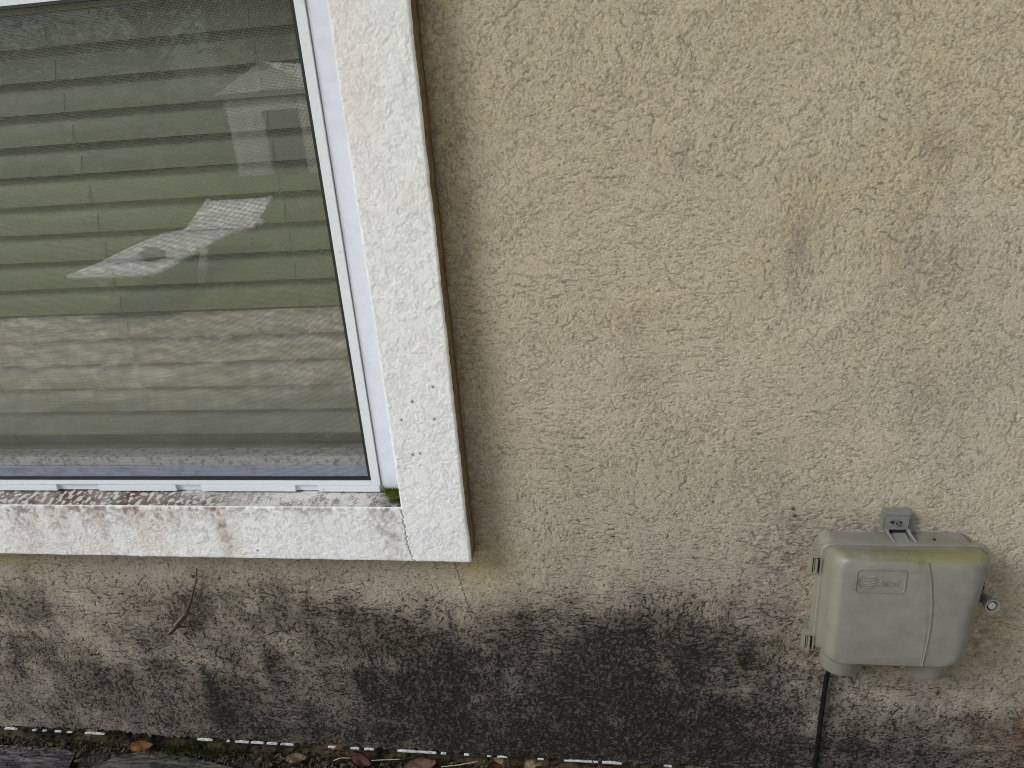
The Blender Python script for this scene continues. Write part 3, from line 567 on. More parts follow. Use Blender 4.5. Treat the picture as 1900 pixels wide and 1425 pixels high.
# lid: rim, then a drafted body with big rounded shoulders
bm = bmesh.new(); rings = [rrect(0.2905, 0.5205, 0.346, 0.5395, 0.013, -0.0330), rrect(0.2905, 0.5205, 0.346, 0.5395, 0.013, -0.0385), rrect(0.2918, 0.5192, 0.347, 0.5382, 0.012, -0.0400),
      rrect(0.2945, 0.5150, 0.3490, 0.5385, 0.012, -0.0405), rrect(0.2945, 0.5148, 0.3500, 0.5390, 0.014, -0.0450)]
rings = [rrect(0.2905, 0.5205, 0.346, 0.5395, 0.014, -0.0330), rrect(0.2905, 0.5205, 0.346, 0.5395, 0.014, -0.0385), rrect(0.2918, 0.5192, 0.347, 0.5382, 0.013, -0.0398), rrect(0.2962, 0.5145, 0.350, 0.5350, 0.011, -0.0402),
         rrect(0.2965, 0.5140, 0.3510, 0.5385, 0.014, -0.0425)]
x0, x1, z0, z1 = 0.2968, 0.5135, 0.3515, 0.5500
for i in range(0, 9):
    a = math.radians(90*i/8); k = 1-math.cos(a)
    yy = -0.060-0.025*math.sin(a)
    rings.append(rrect(x0+0.002+0.012*k, x1-0.004-0.034*k, z0+0.001+0.0065*k, 0.5455-0.003*k if i else 0.5440, 0.014+0.004*k, yy))
rings.append(rrect(0.330, 0.46, 0.38, 0.525, 0.005, -0.0852))
loft(bm, rings, True, True); taper(bm); lid = autosmooth(upart("lid", bm), 30)
# shallow crescent moulded into the face
al_ = [(0.4047, 0.5435), (0.4138, 0.5164), (0.4211, 0.4846), (0.4265, 0.4469), (0.4296, 0.4082), (0.4309, 0.3600)]
ar_ = [(0.4183, 0.5435), (0.4266, 0.5094), (0.4314, 0.4799), (0.4352, 0.4396), (0.4354, 0.4006), (0.4332, 0.3600)]
def dense(p, n=24):
    zz = np.linspace(p[0][1], p[-1][1], n); co = np.polyfit([q[1] for q in p], [q[0] for q in p], 3); return [(float(np.polyval(co, z)), float(z)) for z in zz]
L_, R_ = dense(al_), dense(ar_); bm = bmesh.new()
prev = None
for (xa, za), (xb, zb) in zip(L_, R_):
    row = [bm.verts.new((xa, -0.0850, za)), bm.verts.new((xa+0.0006, -0.0866, za)), bm.verts.new((xb-0.0012, -0.0858, zb)), bm.verts.new((xb-0.0006, -0.0872, zb)), bm.verts.new((xb+0.0004, -0.0872, zb)), bm.verts.new((xb+0.0010, -0.0850, zb))]
    if prev:
        for i in range(5): bm.faces.new((prev[i], prev[i+1], row[i+1], row[i]))
    prev = row
upart("moulded_crescent", bm, None, lid)
def ridge(bm, pts, r, closed=False):
    """thin raised line on the lid face"""
    n = len(pts); rows = []
    for i in range(n):
        a = Vector(pts[(i-1) % n] if closed or i else pts[0]); b = Vector(pts[(i+1) % n] if closed or i < n-1 else pts[-1])
        d = (b-a).normalized(); nrm = Vector((-d.y, d.x)); p = Vector(pts[i]); w_ = r[i] if isinstance(r, list) else r
        rows.append([bm.verts.new((q.x, y, q.y)) for q, y in ((p-nrm*w_, -0.0851), (p-nrm*w_*0.3, -0.0868), (p+nrm*w_*0.3, -0.0868), (p+nrm*w_, -0.0851))])
    for i in range(n if closed else n-1):
        for k in range(3): bm.faces.new((rows[i][k], rows[i][k+1], rows[(i+1) % n][k+1], rows[(i+1) % n][k]))
bm = bmesh.new(); ridge(bm, [(x, z) for x, _, z in rrect(0.3276, 0.3932, 0.4905, 0.5292, 0.005, 0)], 0.0006, True)
upart("badge_outline", bm, None, lid)
# striped globe: five curved bands across a disc
bm = bmesh.new(); gx, gz, gr = 0.3427, 0.5090, 0.0126
for k, zc in enumerate((0.62, 0.26, -0.10, -0.44, -0.76)):
    half = math.sqrt(max(0.02, 1-zc*zc)); pts = []; rr = []
    for i in range(15):
        u = -1+2*i/14; x = u*half+0.04; z = zc-0.20*(1-u*u)+0.18*u*(0.4 if k else -0.1)+0.05
        pts.append((gx+gr*x, gz+gr*z)); rr.append(0.0015*(math.sqrt(max(0, 1-u*u))*0.75+0.18+0.25*(u > 0)*(1-u)))
    ridge(bm, pts, rr)
ridge(bm, [(gx+gr*math.cos(a), gz+gr*math.sin(a)) for a in (math.radians(150+i*9) for i in range(12))], 0.0004)
upart("globe_emblem", bm, None, lid)
def text_mesh(body, size, loc, name, mt_, parent, shear=0.0, ext=0.0009):
    cu = bpy.data.curves.new(name, 'FONT'); cu.body = body; cu.size = size; cu.extrude = ext; cu.shear = shear; cu.bevel_depth = 0.00012; cu.bevel_resolution = 1
    tmp = bpy.data.objects.new(name, cu); C.objects.link(tmp); dg = bpy.context.evaluated_depsgraph_get()
    me = bpy.data.meshes.new_from_object(tmp.evaluated_get(dg)); bpy.data.objects.remove(tmp)
    mw = Matrix.Translation(loc) @ Matrix.Rotation(math.radians(90), 4, 'X'); me.transform(mw)
    o = bpy.data.objects.new(name, me); C.objects.link(o); me.materials.clear(); me.materials.append(mt_)
    o.parent = parent; return o
def join_text():
    o1 = text_mesh("A", 0.0150, (0.3562, -0.0853, 0.5010), "raised_lettering", M_box, lid, 0.15)
    o2 = text_mesh("T&T", 0.0118, (0.3655, -0.0853, 0.5012), "tmp_l", M_box, lid, 0.0)
    bm = bmesh.new(); bm.from_mesh(o1.data); bm.from_mesh(o2.data); bm.to_mesh(o1.data); bm.free(); bpy.data.objects.remove(o2)
join_text()
# mounting bracket on top with slotted screw
M_brk = mat("grey_bracket", lin(130, 129, 121), 0.5, noise=(30, lin(116, 115, 106), 0.4, 0.7))
M_dark = mat("dark_hollow", (0.02, 0.02, 0.02), 0.8)
M_steel = mat("screw_steel", (0.45, 0.45, 0.43), 0.35, 0.8, noise=(300, (0.2, 0.17, 0.14), 0.5, 0.7))
bk = empty("bracket"); bk.parent = ub; bk.matrix_parent_inverse = Matrix.Translation(-ub.location)
def bpart(name, bm, m, bev=0):
    o = obj(name, bm, m, None, bevel=bev); o.parent = bk; return o
bm = bmesh.new(); prism(bm, [(0.3835, 0.5485), (0.4160, 0.5485), (0.4165, 0.5735), (0.3830, 0.5735)], -0.0135, -0.0025); box(bm, 0.3815, 0.4175, -0.0150, 0.0, 0.5738, 0.5785); box(bm, 0.3805, 0.3828, -0.012, 0.0, 0.549, 0.5736)
bpart("plate", bm, M_brk, 0.0012)
bm = bmesh.new(); pts = [(0.3985+0.0085*math.cos(a)*(1 if abs(math.cos(a)) > .5 else 1), 0.5612+0.0030*math.sin(a)) for a in (2*math.pi*i/20 for i in range(20))]; prism(bm, pts, -0.0142, -0.0136); bpart("slot", bm, M_dark)
bm = bmesh.new(); prism(bm, [(0.3995+0.0040*math.cos(2*math.pi*i/20), 0.5607+0.0040*math.sin(2*math.pi*i/20)) for i in range(20)], -0.0168, -0.0143); bpart("screw", bm, M_steel, 0.0006)
bm = bmesh.new(); box(bm, 0.3970, 0.4020, -0.0172, -0.0169, 0.5603, 0.5611); box(bm, 0.3991, 0.3999, -0.0172, -0.0169, 0.5612, 0.5632); box(bm, 0.3991, 0.3999, -0.0172, -0.0169, 0.5582, 0.5602); bpart("screw_cross", bm, M_dark)
for xa, xb in ((0.3850, 0.3905), (0.4150, 0.4205)):
    bm = bmesh.new(); wv_ = 0.0045
    loft(bm, [[(xa, -0.004, 0.549), (xa+wv_, -0.004, 0.549), (xa+wv_, -0.0135, 0.549), (xa, -0.0135, 0.549)], [(xa+0.001, -0.004, 0.542), (xa+wv_+0.001, -0.004, 0.542), (xa+wv_+0.001, -0.0160, 0.5445), (xa+0.001, -0.0160, 0.5445)],
              [(xb, -0.022, 0.5362), (xb+wv_, -0.022, 0.5362), (xb+wv_, -0.0315, 0.5385), (xb, -0.0315, 0.5385)]])
    bpart("arm", bm, M_brk)
bm = bmesh.new(); box(bm, 0.3895, 0.4148, -0.009, -0.003, 0.5362, 0.5484); bpart("recess", bm, M_dark)
bm = bmesh.new(); loft(bm, [[(0.3905, -0.0095, 0.5365), (0.4155, -0.0095, 0.5365), (0.4155, -0.0095, 0.5405), (0.3905, -0.0095, 0.5405)], [(0.3945, -0.030, 0.5358), (0.4160, -0.030, 0.5358), (0.4160, -0.030, 0.5366), (0.3945, -0.030, 0.5366)]]); bpart("web", bm, M_brk)
# small vent hole on top of the back box
bm = bmesh.new(); bmesh.ops.create_cone(bm, cap_ends=True, segments=16, radius1=0.0022, radius2=0.0022, depth=0.0012, matrix=Matrix.Translation((0.452, -0.020, 0.5366))); upart("vent_hole", bm, M_dark)
# two hinge clips on the left
for zc in (0.5020, 0.3575):
    h = empty("hinge"); h.parent = ub; h.matrix_parent_inverse = Matrix.Translation(-ub.location)
    def hp(name, bxs, m, bev=0.0008):
        bm = bmesh.new()
        for b in bxs: box(bm, *b)
        o = obj(name, bm, m, None, bevel=bev); o.parent = h
    z0, z1 = zc-0.0155, zc+0.0155
    hp("clip", [(0.2770, 0.2960, -0.040, -0.027, z1-0.0025, z1), (0.2770, 0.2960, -0.040, -0.027, z0, z0+0.0025), (0.2770, 0.2795, -0.040, -0.027, z0+0.0027, z1-0.0027), (0.2900, 0.2925, -0.0415, -0.027, z0+0.0027, z1-0.0027), (0.2838, 0.2862, -0.043, -0.030, z0+0.005, z1-0.004)], M_box)
    hp("shadow_gap", [(0.2797, 0.2898, -0.030, -0.0275, z0+0.003, z1-0.003)], M_dark, 0)
    hp("pin", [(0.2812, 0.2826, -0.039, -0.031, z0+0.004, z1-0.0045), (0.2812, 0.2870, -0.0425, -0.038, z0+0.0030, z0+0.0055)], M_box)
# lock barrel and pierced tab on the right
lk = empty("lock"); lk.parent = ub; lk.matrix_parent_inverse = Matrix.Translation(-ub.location)
def lp(name, bm, m, bev=0):
    o = obj(name, bm, m, None, bevel=bev); o.parent = lk; return o
bm = bmesh.new(); prism(bm, [(0.505, 0.425), (0.524, 0.432), (0.5265, 0.448), (0.523, 0.472), (0.505, 0.478)], -0.034, -0.028); lp("tab", bm, M_box, 0.001)
bm = bmesh.new()
for x, z, r in ((0.5215, 0.4640, 0.0036), (0.5220, 0.4715, 0.0022)): prism(bm, [(x+r*math.cos(2*math.pi*i/16), z+r*math.sin(2*math.pi*i/16)) for i in range(16)], -0.0350, -0.0342)
lp("tab_hole", bm, M_dark)
bm = bmesh.new(); rings = []
base = Vector((0.5235, -0.030, 0.4470)); tip = Vector((0.5262, -0.062, 0.4520)); ax_ = (tip-base).normalized(); u_ = ax_.cross(Vector((1, 0, 0))).normalized(); v_ = ax_.cross(u_)
def circ(c_, r): return [c_+r*(math.cos(2*math.pi*i/24)*u_+math.sin(2*math.pi*i/24)*v_) for i in range(24)]
loft(bm, [circ(base, .0072), circ(base+(tip-base)*.6, .0078), circ(base+(tip-base)*.72, .0098), circ(tip, .0105), circ(tip, .0082), circ(tip-ax_*.007, .0076)], True, True)
autosmooth(lp("barrel", bm, M_brk), 40)
bm = bmesh.new(); loft(bm, [circ(tip-ax_*.0065, .0058), circ(tip-ax_*.002, .0054)], True, True); lp("bolt", bm, M_steel)
bm = bmesh.new(); loft(bm, [circ(tip-ax_*.0064, .0075), circ(tip-ax_*.0060, .0075)], True, True); lp("well", bm, M_dark)
# two cable collars below
for cx, r, zb in ((0.3345, 0.0300, 0.3150), (0.4610, 0.0300, 0.3140)):
    bm = bmesh.new(); k = 28
    def ring(rr, z, e=1.0): return [(cx+rr*math.cos(2*math.pi*i/k), -0.036+rr*math.sin(2*math.pi*i/k)*e, z) for i in range(k)]
    loft(bm, [ring(r, 0.350), ring(r, zb+0.0025), ring(r-0.0015, zb), ring(r-0.004, zb)], True, True)
    autosmooth(upart("cable_collar", bm), 40)

# black cable falling from the left collar into the ground
cb = bmesh.new()
pts = [(0.3235, -0.036, 0.335), (0.3240, -0.033, 0.305), (0.3262, -0.022, 0.285), (0.3272, -0.0115, 0.262), (0.3270, -0.0092, 0.222), (0.3264, -0.0090, 0.180), (0.3260, -0.0090, 0.140), (0.3256, -0.0088, 0.10), (0.3252, -0.009, 0.05), (0.3252, -0.011, 0.015), (0.3258, -0.014, -0.02)]
cc = bpy.data.curves.new("p", 'CURVE')
def smooth_pts(p, n=6):
    p = [Vector(q) for q in p]; o = []
    for i in range(len(p)-1):
        a, b, c_, d = p[max(i-1, 0)], p[i], p[i+1], p[min(i+2, len(p)-1)]
        for k in range(n):
            t_ = k/n; o.append(0.5*((2*b)+(c_-a)*t_+(2*a-5*b+4*c_-d)*t_**2+(3*b-a-3*c_+d)*t_**3))
    return o+[p[-1]]
tube(cb, smooth_pts(pts), 0.0038, 12)
o = obj("cable", cb, mat("black_cable", (0.005, 0.005, 0.005), 0.75, noise=(120, (0.014, 0.013, 0.012), 0.5, 0.8), spec=0.2), None, smooth=True)
tag(o, "black cable dropping from the grey utility box down the wall", "cable")

# ------------------------------------------------------------------ lizard
def skin(name, chains, mat_, parent=None, sub=2):
    """chains: list of (list of (point, radius), attach index or None); one connected skinned skeleton"""
    me = bpy.data.meshes.new(name); V_, E_, Rr = [], [], []
    for ch, at in chains:
        prev = at
        for p_, r_ in ch:
            V_.append(p_); Rr.append(r_); i = len(V_)-1
            if prev is not None: E_.append((prev, i))
            prev = i
    me.from_pydata(V_, E_, []); o = bpy.data.objects.new(name, me); C.objects.link(o); me.materials.append(mat_)
    sk = o.modifiers.new("skin", 'SKIN'); sk.use_smooth_shade = True
    for i, r_ in enumerate(Rr):
        d = me.skin_vertices[0].data[i]; d.radius = r_ if isinstance(r_, tuple) else (r_, r_); d.use_root = (i == 0)
    sb = o.modifiers.new("sub", 'SUBSURF'); sb.levels = sub; sb.render_levels = sub
    dg = bpy.context.evaluated_depsgraph_get(); m2 = bpy.data.meshes.new_from_object(o.evaluated_get(dg)); o.modifiers.clear(); o.data = m2
    return o
M_liz = mat("lizard_skin", lin(88, 73, 55), 0.6, noise=(240, tuple(np.array(lin(46, 36, 26))), 0.42, 0.6), bump=(900, 0.0003))
yb = -0.0085
spine = [(p_, r_*1.0) for p_, r_ in [((-0.7870, yb, 0.3520), 0.0050), ((-0.7935, yb-0.001, 0.3445), 0.0062), ((-0.8018, yb-0.001, 0.3368), 0.0068), ((-0.8090, yb-0.001, 0.3290), 0.0064), ((-0.8150, yb-0.001, 0.3222), 0.0046), ((-0.8195, yb-0.002, 0.3172), 0.0050), ((-0.8240, yb-0.003, 0.3128), 0.0060), ((-0.8290, yb-0.002, 0.3075), 0.0052), ((-0.8335, yb-0.001, 0.3028), 0.0034), ((-0.8358, yb, 0.3004), 0.0020)]]
tail = [((-0.7842, yb, 0.3575), 0.0036), ((-0.7795, yb+0.001, 0.3660), 0.0030), ((-0.7735, yb+0.002, 0.3770), 0.0026), ((-0.7680, yb+0.003, 0.3890), 0.0022), ((-0.7620, yb+0.003, 0.4010), 0.0019), ((-0.7560, yb+0.004, 0.4130), 0.0016), ((-0.7512, yb+0.004, 0.4230), 0.0013), ((-0.7485, yb+0.004, 0.4330), 0.0011), ((-0.7468, yb+0.005, 0.4455), 0.0008)]
def leg(pts, rad): return [(p_, r_*0.95) for p_, r_ in zip(pts, rad)]
yl = -0.0045
hl = leg([(-0.7865, yb, 0.3600), (-0.7850, yl-0.003, 0.3680), (-0.7880, yl-0.001, 0.3725), (-0.7920, yl, 0.3765), (-0.7962, yl+0.0005, 0.3808)], [0.0026, 0.0021, 0.0017, 0.0014, 0.0010])
hr = leg([(-0.7800, yb, 0.3480), (-0.7725, yl-0.003, 0.3450), (-0.7660, yl-0.001, 0.3478), (-0.7595, yl, 0.3515), (-0.7530, yl+0.0005, 0.3548)], [0.0028, 0.0022, 0.0018, 0.0014, 0.0010])
fl_ = leg([(-0.8165, yb, 0.3275), (-0.8190, yl-0.002, 0.3335), (-0.8255, yl-0.001, 0.3385), (-0.8320, yl, 0.3420)], [0.0022, 0.0018, 0.0014, 0.0010])
fr_ = leg([(-0.8075, yb, 0.3200), (-0.8010, yl-0.002, 0.3170), (-0.7935, yl-0.001, 0.3178), (-0.7865, yl, 0.3150)], [0.0022, 0.0018, 0.0014, 0.0010])
chains = [(spine, None), (tail, 0), (hl, 0), (hr, 0)]
n0 = len(spine)+len(tail); chains.append((fl_, 4)); chains.append((fr_, 4))
def toes(end_index, p_, d, n=4, l=0.007):
    out_ = []
    for i in range(n):
        a = math.radians(-50+100*i/(n-1)); dx_, dz_ = d; dx2, dz2 = dx_*math.cos(a)-dz_*math.sin(a), dx_*math.sin(a)+dz_*math.cos(a); ll = l*(1 if i != 1 else 1.25)
        out_.append(([((p_[0]+dx2*ll*.5, p_[1]-0.0004, p_[2]+dz2*ll*.5), 0.0006), ((p_[0]+dx2*ll, p_[1], p_[2]+dz2*ll), 0.0004)], end_index))
    return out_
e_hl = n0+len(hl)-1; e_hr = e_hl+len(hr); e_fl = e_hr+len(fl_); e_fr = e_fl+len(fr_)
chains += toes(e_hl, hl[-1][0], (-0.7, 0.7)); chains += toes(e_hr, hr[-1][0], (0.85, 0.45)); chains += toes(e_fl, fl_[-1][0], (-0.85, 0.4), l=0.005); chains += toes(e_fr, fr_[-1][0], (0.9, -0.3), l=0.005)
liz = skin("lizard", chains, M_liz)
tag(liz, "small brown lizard clinging head down to the stained wall below the window", "lizard")
M_stripe = mat("lizard_stripe", lin(176, 158, 128), 0.6, noise=(500, lin(140, 120, 92), 0.4, 0.6))
bm = bmesh.new(); sp_ = smooth_pts([(p_[0]-0.0012, p_[1]-r_*0.93, p_[2]+0.0012) for p_, r_ in spine[:8]], 5)
tube(bm, sp_, [0.0004+0.0008*math.sin(math.pi*min(1, (i+1)/len(sp_))) for i in range(len(sp_))], 6); o = obj("back_stripe", bm, M_stripe, None, smooth=True); o.parent = liz
for sx_ in (-1, 1):
    bm = bmesh.new(); bmesh.ops.create_uvsphere(bm, u_segments=10, v_segments=8, radius=0.0011, matrix=Matrix.Translation((-0.8262+sx_*0.0036, yb-0.006, 0.3104-sx_*0.0036)))
    o = obj("eye", bm, M_dark, None, smooth=True); o.parent = liz

# ------------------------------------------------------------------ ground at the foot of the wall
def ground_col(X, Y):
    a = sample(f_blot, X, Y); b = sample(f_fine, X, Y); c = np.ones(X.shape+(3,))*np.array(lin(56, 52, 44)); c = mixc(c, sstep(-0.3, 1, a), lin(28, 25, 20)); return mixc(c, sstep(0.8, 1.6, b)*0.6, lin(110, 102, 84))
M_gr = attr_mat("damp_soil", 0.9, 300, 0.003, 0.25)
gx_ = axis(-60, 60, -1.5, 0.8, 0.006, 1.3); gy_ = -axis(-0.3, 60, 0.0, 0.25, 0.006, 1.3)[::-1]
# uncapped growth for the far ground
def axis2(lo, hi, flo, fhi, fine, grow):
    a = list(np.arange(flo, fhi+fine/2, fine)); s = fine
    while a[-1] < hi: s *= grow; a.append(a[-1]+s)
    b = []; s = fine; x = flo
    while x > lo: s *= grow; x -= s; b.append(x)
    return np.array(b[::-1]+a)
X, Y = np.meshgrid(axis2(-60, 60, -1.5, 0.8, 0.008, 1.25), axis2(-80, 30, -0.3, 0.06, 0.008, 1.25))
near = np.exp(-(np.maximum(-Y-0.25, 0)/0.1)**2)
Zg = 0.002+near*(0.0030*sample(f_fine, X, Y)+0.0035*sample(f_blot, X, Y)-0.004)-0.012*(1-near)
grid_mesh("ground", np.stack([X, Y, Zg], -1), np.ones((X.shape[0]-1, X.shape[1]-1), bool), ground_col(X, Y), M_gr, None)
tag(bpy.data.objects["ground"], "damp dark soil at the foot of the wall", None, None, "structure")
M_patio = mat("patio_concrete", lin(214, 208, 198), 0.85, noise=(5, tuple(np.array(lin(140, 132, 116))), 0.38, 0.62), bump=(60, 0.003))
bm = bmesh.new(); box(bm, -14, 8, -3.2, -0.36, -0.02, 0.002); o = obj("patio", bm, M_patio, bevel=0.004); tag(o, "pale concrete patio strip between house and lawn", None, None, "structure")
X, Y = np.meshgrid(np.linspace(-45, 30, 160), -np.concatenate([np.linspace(3.205, 4.2, 14), np.linspace(4.4, 60, 90)])[::-1])
Zl = 0.13*sstep(3.2, 3.75, -Y)+0.03*np.sin(X*0.7)*sstep(5, 9, -Y)
cl = mixc(np.ones(X.shape+(3,))*np.array((0.085, 0.125, 0.028)), np.clip(0.5+0.5*np.sin(X*1.3+Y*0.9)*np.cos(Y*1.7-X*.4), 0, 1)*0.6, (0.15, 0.15, 0.05))
grid_mesh("lawn", np.stack([X, Y, Zl], -1), np.ones((X.shape[0]-1, X.shape[1]-1), bool), cl, attr_mat("lawn_turf", 0.9, 25, 0.05, 0.35), None)
tag(bpy.data.objects["lawn"], "sunlit green lawn beyond the patio", None, None, "structure")

# two old slabs lying against the wall foot at the left
def slab(name, poly, z0, z1, c1, c2, label, sc):
    bm = bmesh.new(); n = len(poly); a = [bm.verts.new((x, y, z0)) for x, y in poly]; b = [bm.verts.new((x, y, z1+random.uniform(-.001, .001))) for x, y in poly]
    bm.faces.new(a[::-1]); f = bm.faces.new(b)
    for i in range(n): bm.faces.new((a[i], a[(i+1) % n], b[(i+1) % n], b[i]))
    o = obj(name, bm, mat(name+"_surface", c1, 0.85, noise=(sc, c2, 0.42, 0.60), bump=(90, 0.009)), bevel=0.003)
    t = o.data.materials[0].node_tree
    mpn = t.nodes.new('ShaderNodeMapping'); mpn.inputs['Scale'].default_value = (0.35, 1.6, 1); tcn = t.nodes['Texture Coordinate']
    for nd in t.nodes:
        if nd.type == 'TEX_NOISE':
            t.links.new(mpn.outputs[0], nd.inputs['Vector'])
    t.links.new(tcn.outputs['Object'], mpn.inputs[0]); tag(o, label, "paving slab"); return o
slab("paving_slab", [(-1.9, -0.028), (-1.30, -0.024), (-1.140, -0.020), (-1.105, -0.032), (-1.085, -0.10), (-1.10, -0.33), (-1.9, -0.33)], -0.01, 0.008, lin(112, 102, 104), lin(34, 31, 31), "weathered purplish grey slab at the far left below the window", 45)
slab("paving_slab", [(-1.065, -0.085), (-1.040, -0.055), (-1.000, -0.028), (-0.955, -0.016), (-0.90, -0.018), (-0.86, -0.024), (-0.72, -0.05), (-0.70, -0.33), (-1.06, -0.33)], -0.01, 0.009, lin(92, 90, 74), lin(30, 30, 25), "greenish grey slab against the wall foot beside an orange leaf", 60)

# fallen leaves
def leafy(name, loc, rz, L, W, tilt, cols, label, group=None, curl=0.3):
    bm = bmesh.new(); n, mrow = 12, 6; grid = []
    for i in range(n+1):
        u = i/n; wdt = W*math.sin(math.pi*min(1, u**0.8))**0.9*0.5+0.0004; row = []
        for k in range(-mrow//2, mrow//2+1):
            v = k/(mrow/2); zz = curl*L*0.5*(u-0.5)**2+curl*W*0.55*v*v*wdt/W*2+(-0.0012 if k == 0 else 0)+0.0012*math.sin(9*u+3*v)
            row.append(bm.verts.new((L*(u-0.5), v*wdt*(1+0.08*math.sin(14*u)), zz)))
        grid.append(row)
    for a, b in zip(grid, grid[1:]):
        for k in range(mrow): bm.faces.new((a[k], b[k], b[k+1], a[k+1]))
    bmesh.ops.solidify(bm, geom=bm.faces[:], thickness=0.0005)
    me = bpy.data.meshes.new(name); bm.to_mesh(me); bm.free()
    o = bpy.data.objects.new(name, me); C.objects.link(o); me.materials.append(mat(name+"_brown", cols[0], 0.6, noise=(70, cols[1], 0.4, 0.62)))
    me.polygons.foreach_set('use_smooth', [True]*len(me.polygons)); o.location = loc; o.rotation_euler = (tilt[0], tilt[1], rz)
    bm2 = bmesh.new(); tube(bm2, [(-L*0.5, 0, curl*L*0.12), (-L*0.62, 0.002, 0.003), (-L*0.74, 0.005, 0.001)], 0.0007, 5)
    me2 = bpy.data.meshes.new("stalk"); bm2.to_mesh(me2); bm2.free(); s = bpy.data.objects.new("stalk", me2); C.objects.link(s); s.parent = o; me2.materials.append(me.materials[0])
    return tag(o, label, "leaf", group)
G = "fallen leaves along the wall foot"
leafy("fallen_leaf", (-0.958, -0.022, 0.030), 0.25, 0.046, 0.024, (0.85, 0.1), (lin(176, 118, 62), lin(112, 84, 48)), "orange brown leaf tilted against the left part of the wall foot", G)
leafy("fallen_leaf", (-0.634, -0.020, 0.018), 0.15, 0.046, 0.020, (0.5, 0.0), (lin(150, 122, 92), lin(96, 76, 54)), "pale tan leaf between the orange leaf and the dark red brown leaf", G, 0.2)
leafy("fallen_leaf", (-0.503, -0.018, 0.020), -0.3, 0.048, 0.026, (0.7, 0.1), (lin(108, 52, 34), lin(60, 30, 22)), "dark red brown curled leaf beside the larger tan leaf", G)
leafy("fallen_leaf", (-0.385, -0.024, 0.022), 0.2, 0.066, 0.034, (0.7, -0.15), (lin(152, 112, 92), lin(100, 70, 54)), "largest fallen leaf, pinkish tan, below the trim corner", G)
leafy("fallen_leaf", (-0.243, -0.020, 0.026), 0.5, 0.026, 0.016, (0.8, 0.2), (lin(128, 56, 38), lin(80, 40, 30)), "small rust red leaf right of the largest leaf", G)
leafy("fallen_leaf", (-0.030, -0.014, 0.028), -0.2, 0.030, 0.014, (0.9, 0.0), (lin(126, 58, 40), lin(70, 36, 26)), "small reddish leaf furthest right along the wall foot", G)
M_tw = mat("dry_stem", lin(172, 160, 132), 0.8)
GT = "dry stems along the wall foot"
for pts, lab in (([(-0.345, -0.022, 0.020), (-0.315, -0.020, 0.024), (-0.275, -0.014, 0.030)], "pale dry stem lying right of the largest leaf"),
                 ([(-0.480, -0.024, 0.028), (-0.455, -0.020, 0.027), (-0.425, -0.016, 0.026)], "dry straw above the dark red brown leaf"),
                 ([(-0.555, -0.026, 0.024), (-0.540, -0.024, 0.030), (-0.522, -0.020, 0.026)], "bent straw left of the dark red brown leaf")):
    bm = bmesh.new(); tube(bm, smooth_pts(pts, 4), 0.0009, 6); o = obj("dry_stem", bm, M_tw, None, smooth=True); tag(o, lab, "stem", GT)

# moss and weeds: small blades in tufts
def tufts(name, spots_, cols, label, n=60, h=0.010, r=0.01, up=(0, -0.35, 1)):
    bm = bmesh.new(); rg = random.Random(3)
    for (x, y, z, s) in spots_:
        for i in range(int(n*s)):
            a = rg.uniform(0, 6.28); q = r*s*math.sqrt(rg.random()); bx, by = x+q*math.cos(a)*1.6, y+q*math.sin(a)*0.5
            hh = h*rg.uniform(.4, 1.2); d = Vector((rg.gauss(0, .55), rg.gauss(0, .3)+up[1], up[2])).normalized(); w_ = Vector((rg.uniform(-1, 1), rg.uniform(-1, 1), 0)).normalized()*h*0.07
            b0 = Vector((bx, by, z)); v1 = bm.verts.new(b0-w_); v2 = bm.verts.new(b0+w_); v3 = bm.verts.new(b0+d*hh*0.6+w_*0.7); v4 = bm.verts.new(b0+d*hh*0.6-w_*0.7); v5 = bm.verts.new(b0+d*hh+Vector((0, -hh*.15, -hh*.1)))
            bm.faces.new((v1, v2, v3, v4)); bm.faces.new((v4, v3, v5))
    me = bpy.data.meshes.new(name); bm.to_mesh(me); bm.free(); o = link(name, me, mat(name+"_green", cols[0], 0.7, noise=(150, cols[1], 0.4, 0.6))); return tag(o, label, "moss", None, "stuff")
tufts("moss", [(-0.362, -0.006, 0.603, 1.2), (-0.355, -0.010, 0.602, 1.0), (-0.370, -0.006, 0.604, .9), (-0.350, -0.006, 0.603, .9), (-0.364, -0.014, 0.601, .8), (-0.354, -0.018, 0.600, .7)], ((0.30, 0.36, 0.05), (0.12, 0.16, 0.03)), "bright green moss tuft in the inner corner of the window ledge", 130, 0.013, 0.009)
weeds = [(-0.86+random.gauss(0, .035), -0.012+random.gauss(0, .006), 0.010, random.uniform(.6, 1.4)) for _ in range(22)]+[(random.uniform(-1.2, 0.2), -0.010+random.gauss(0, .005), 0.010, random.uniform(.3, .8)) for _ in range(60)]
tufts("weeds", weeds, ((0.05, 0.08, 0.015), (0.10, 0.10, 0.03)), "low green weeds and moss growing along the wall foot", 34, 0.014, 0.012)
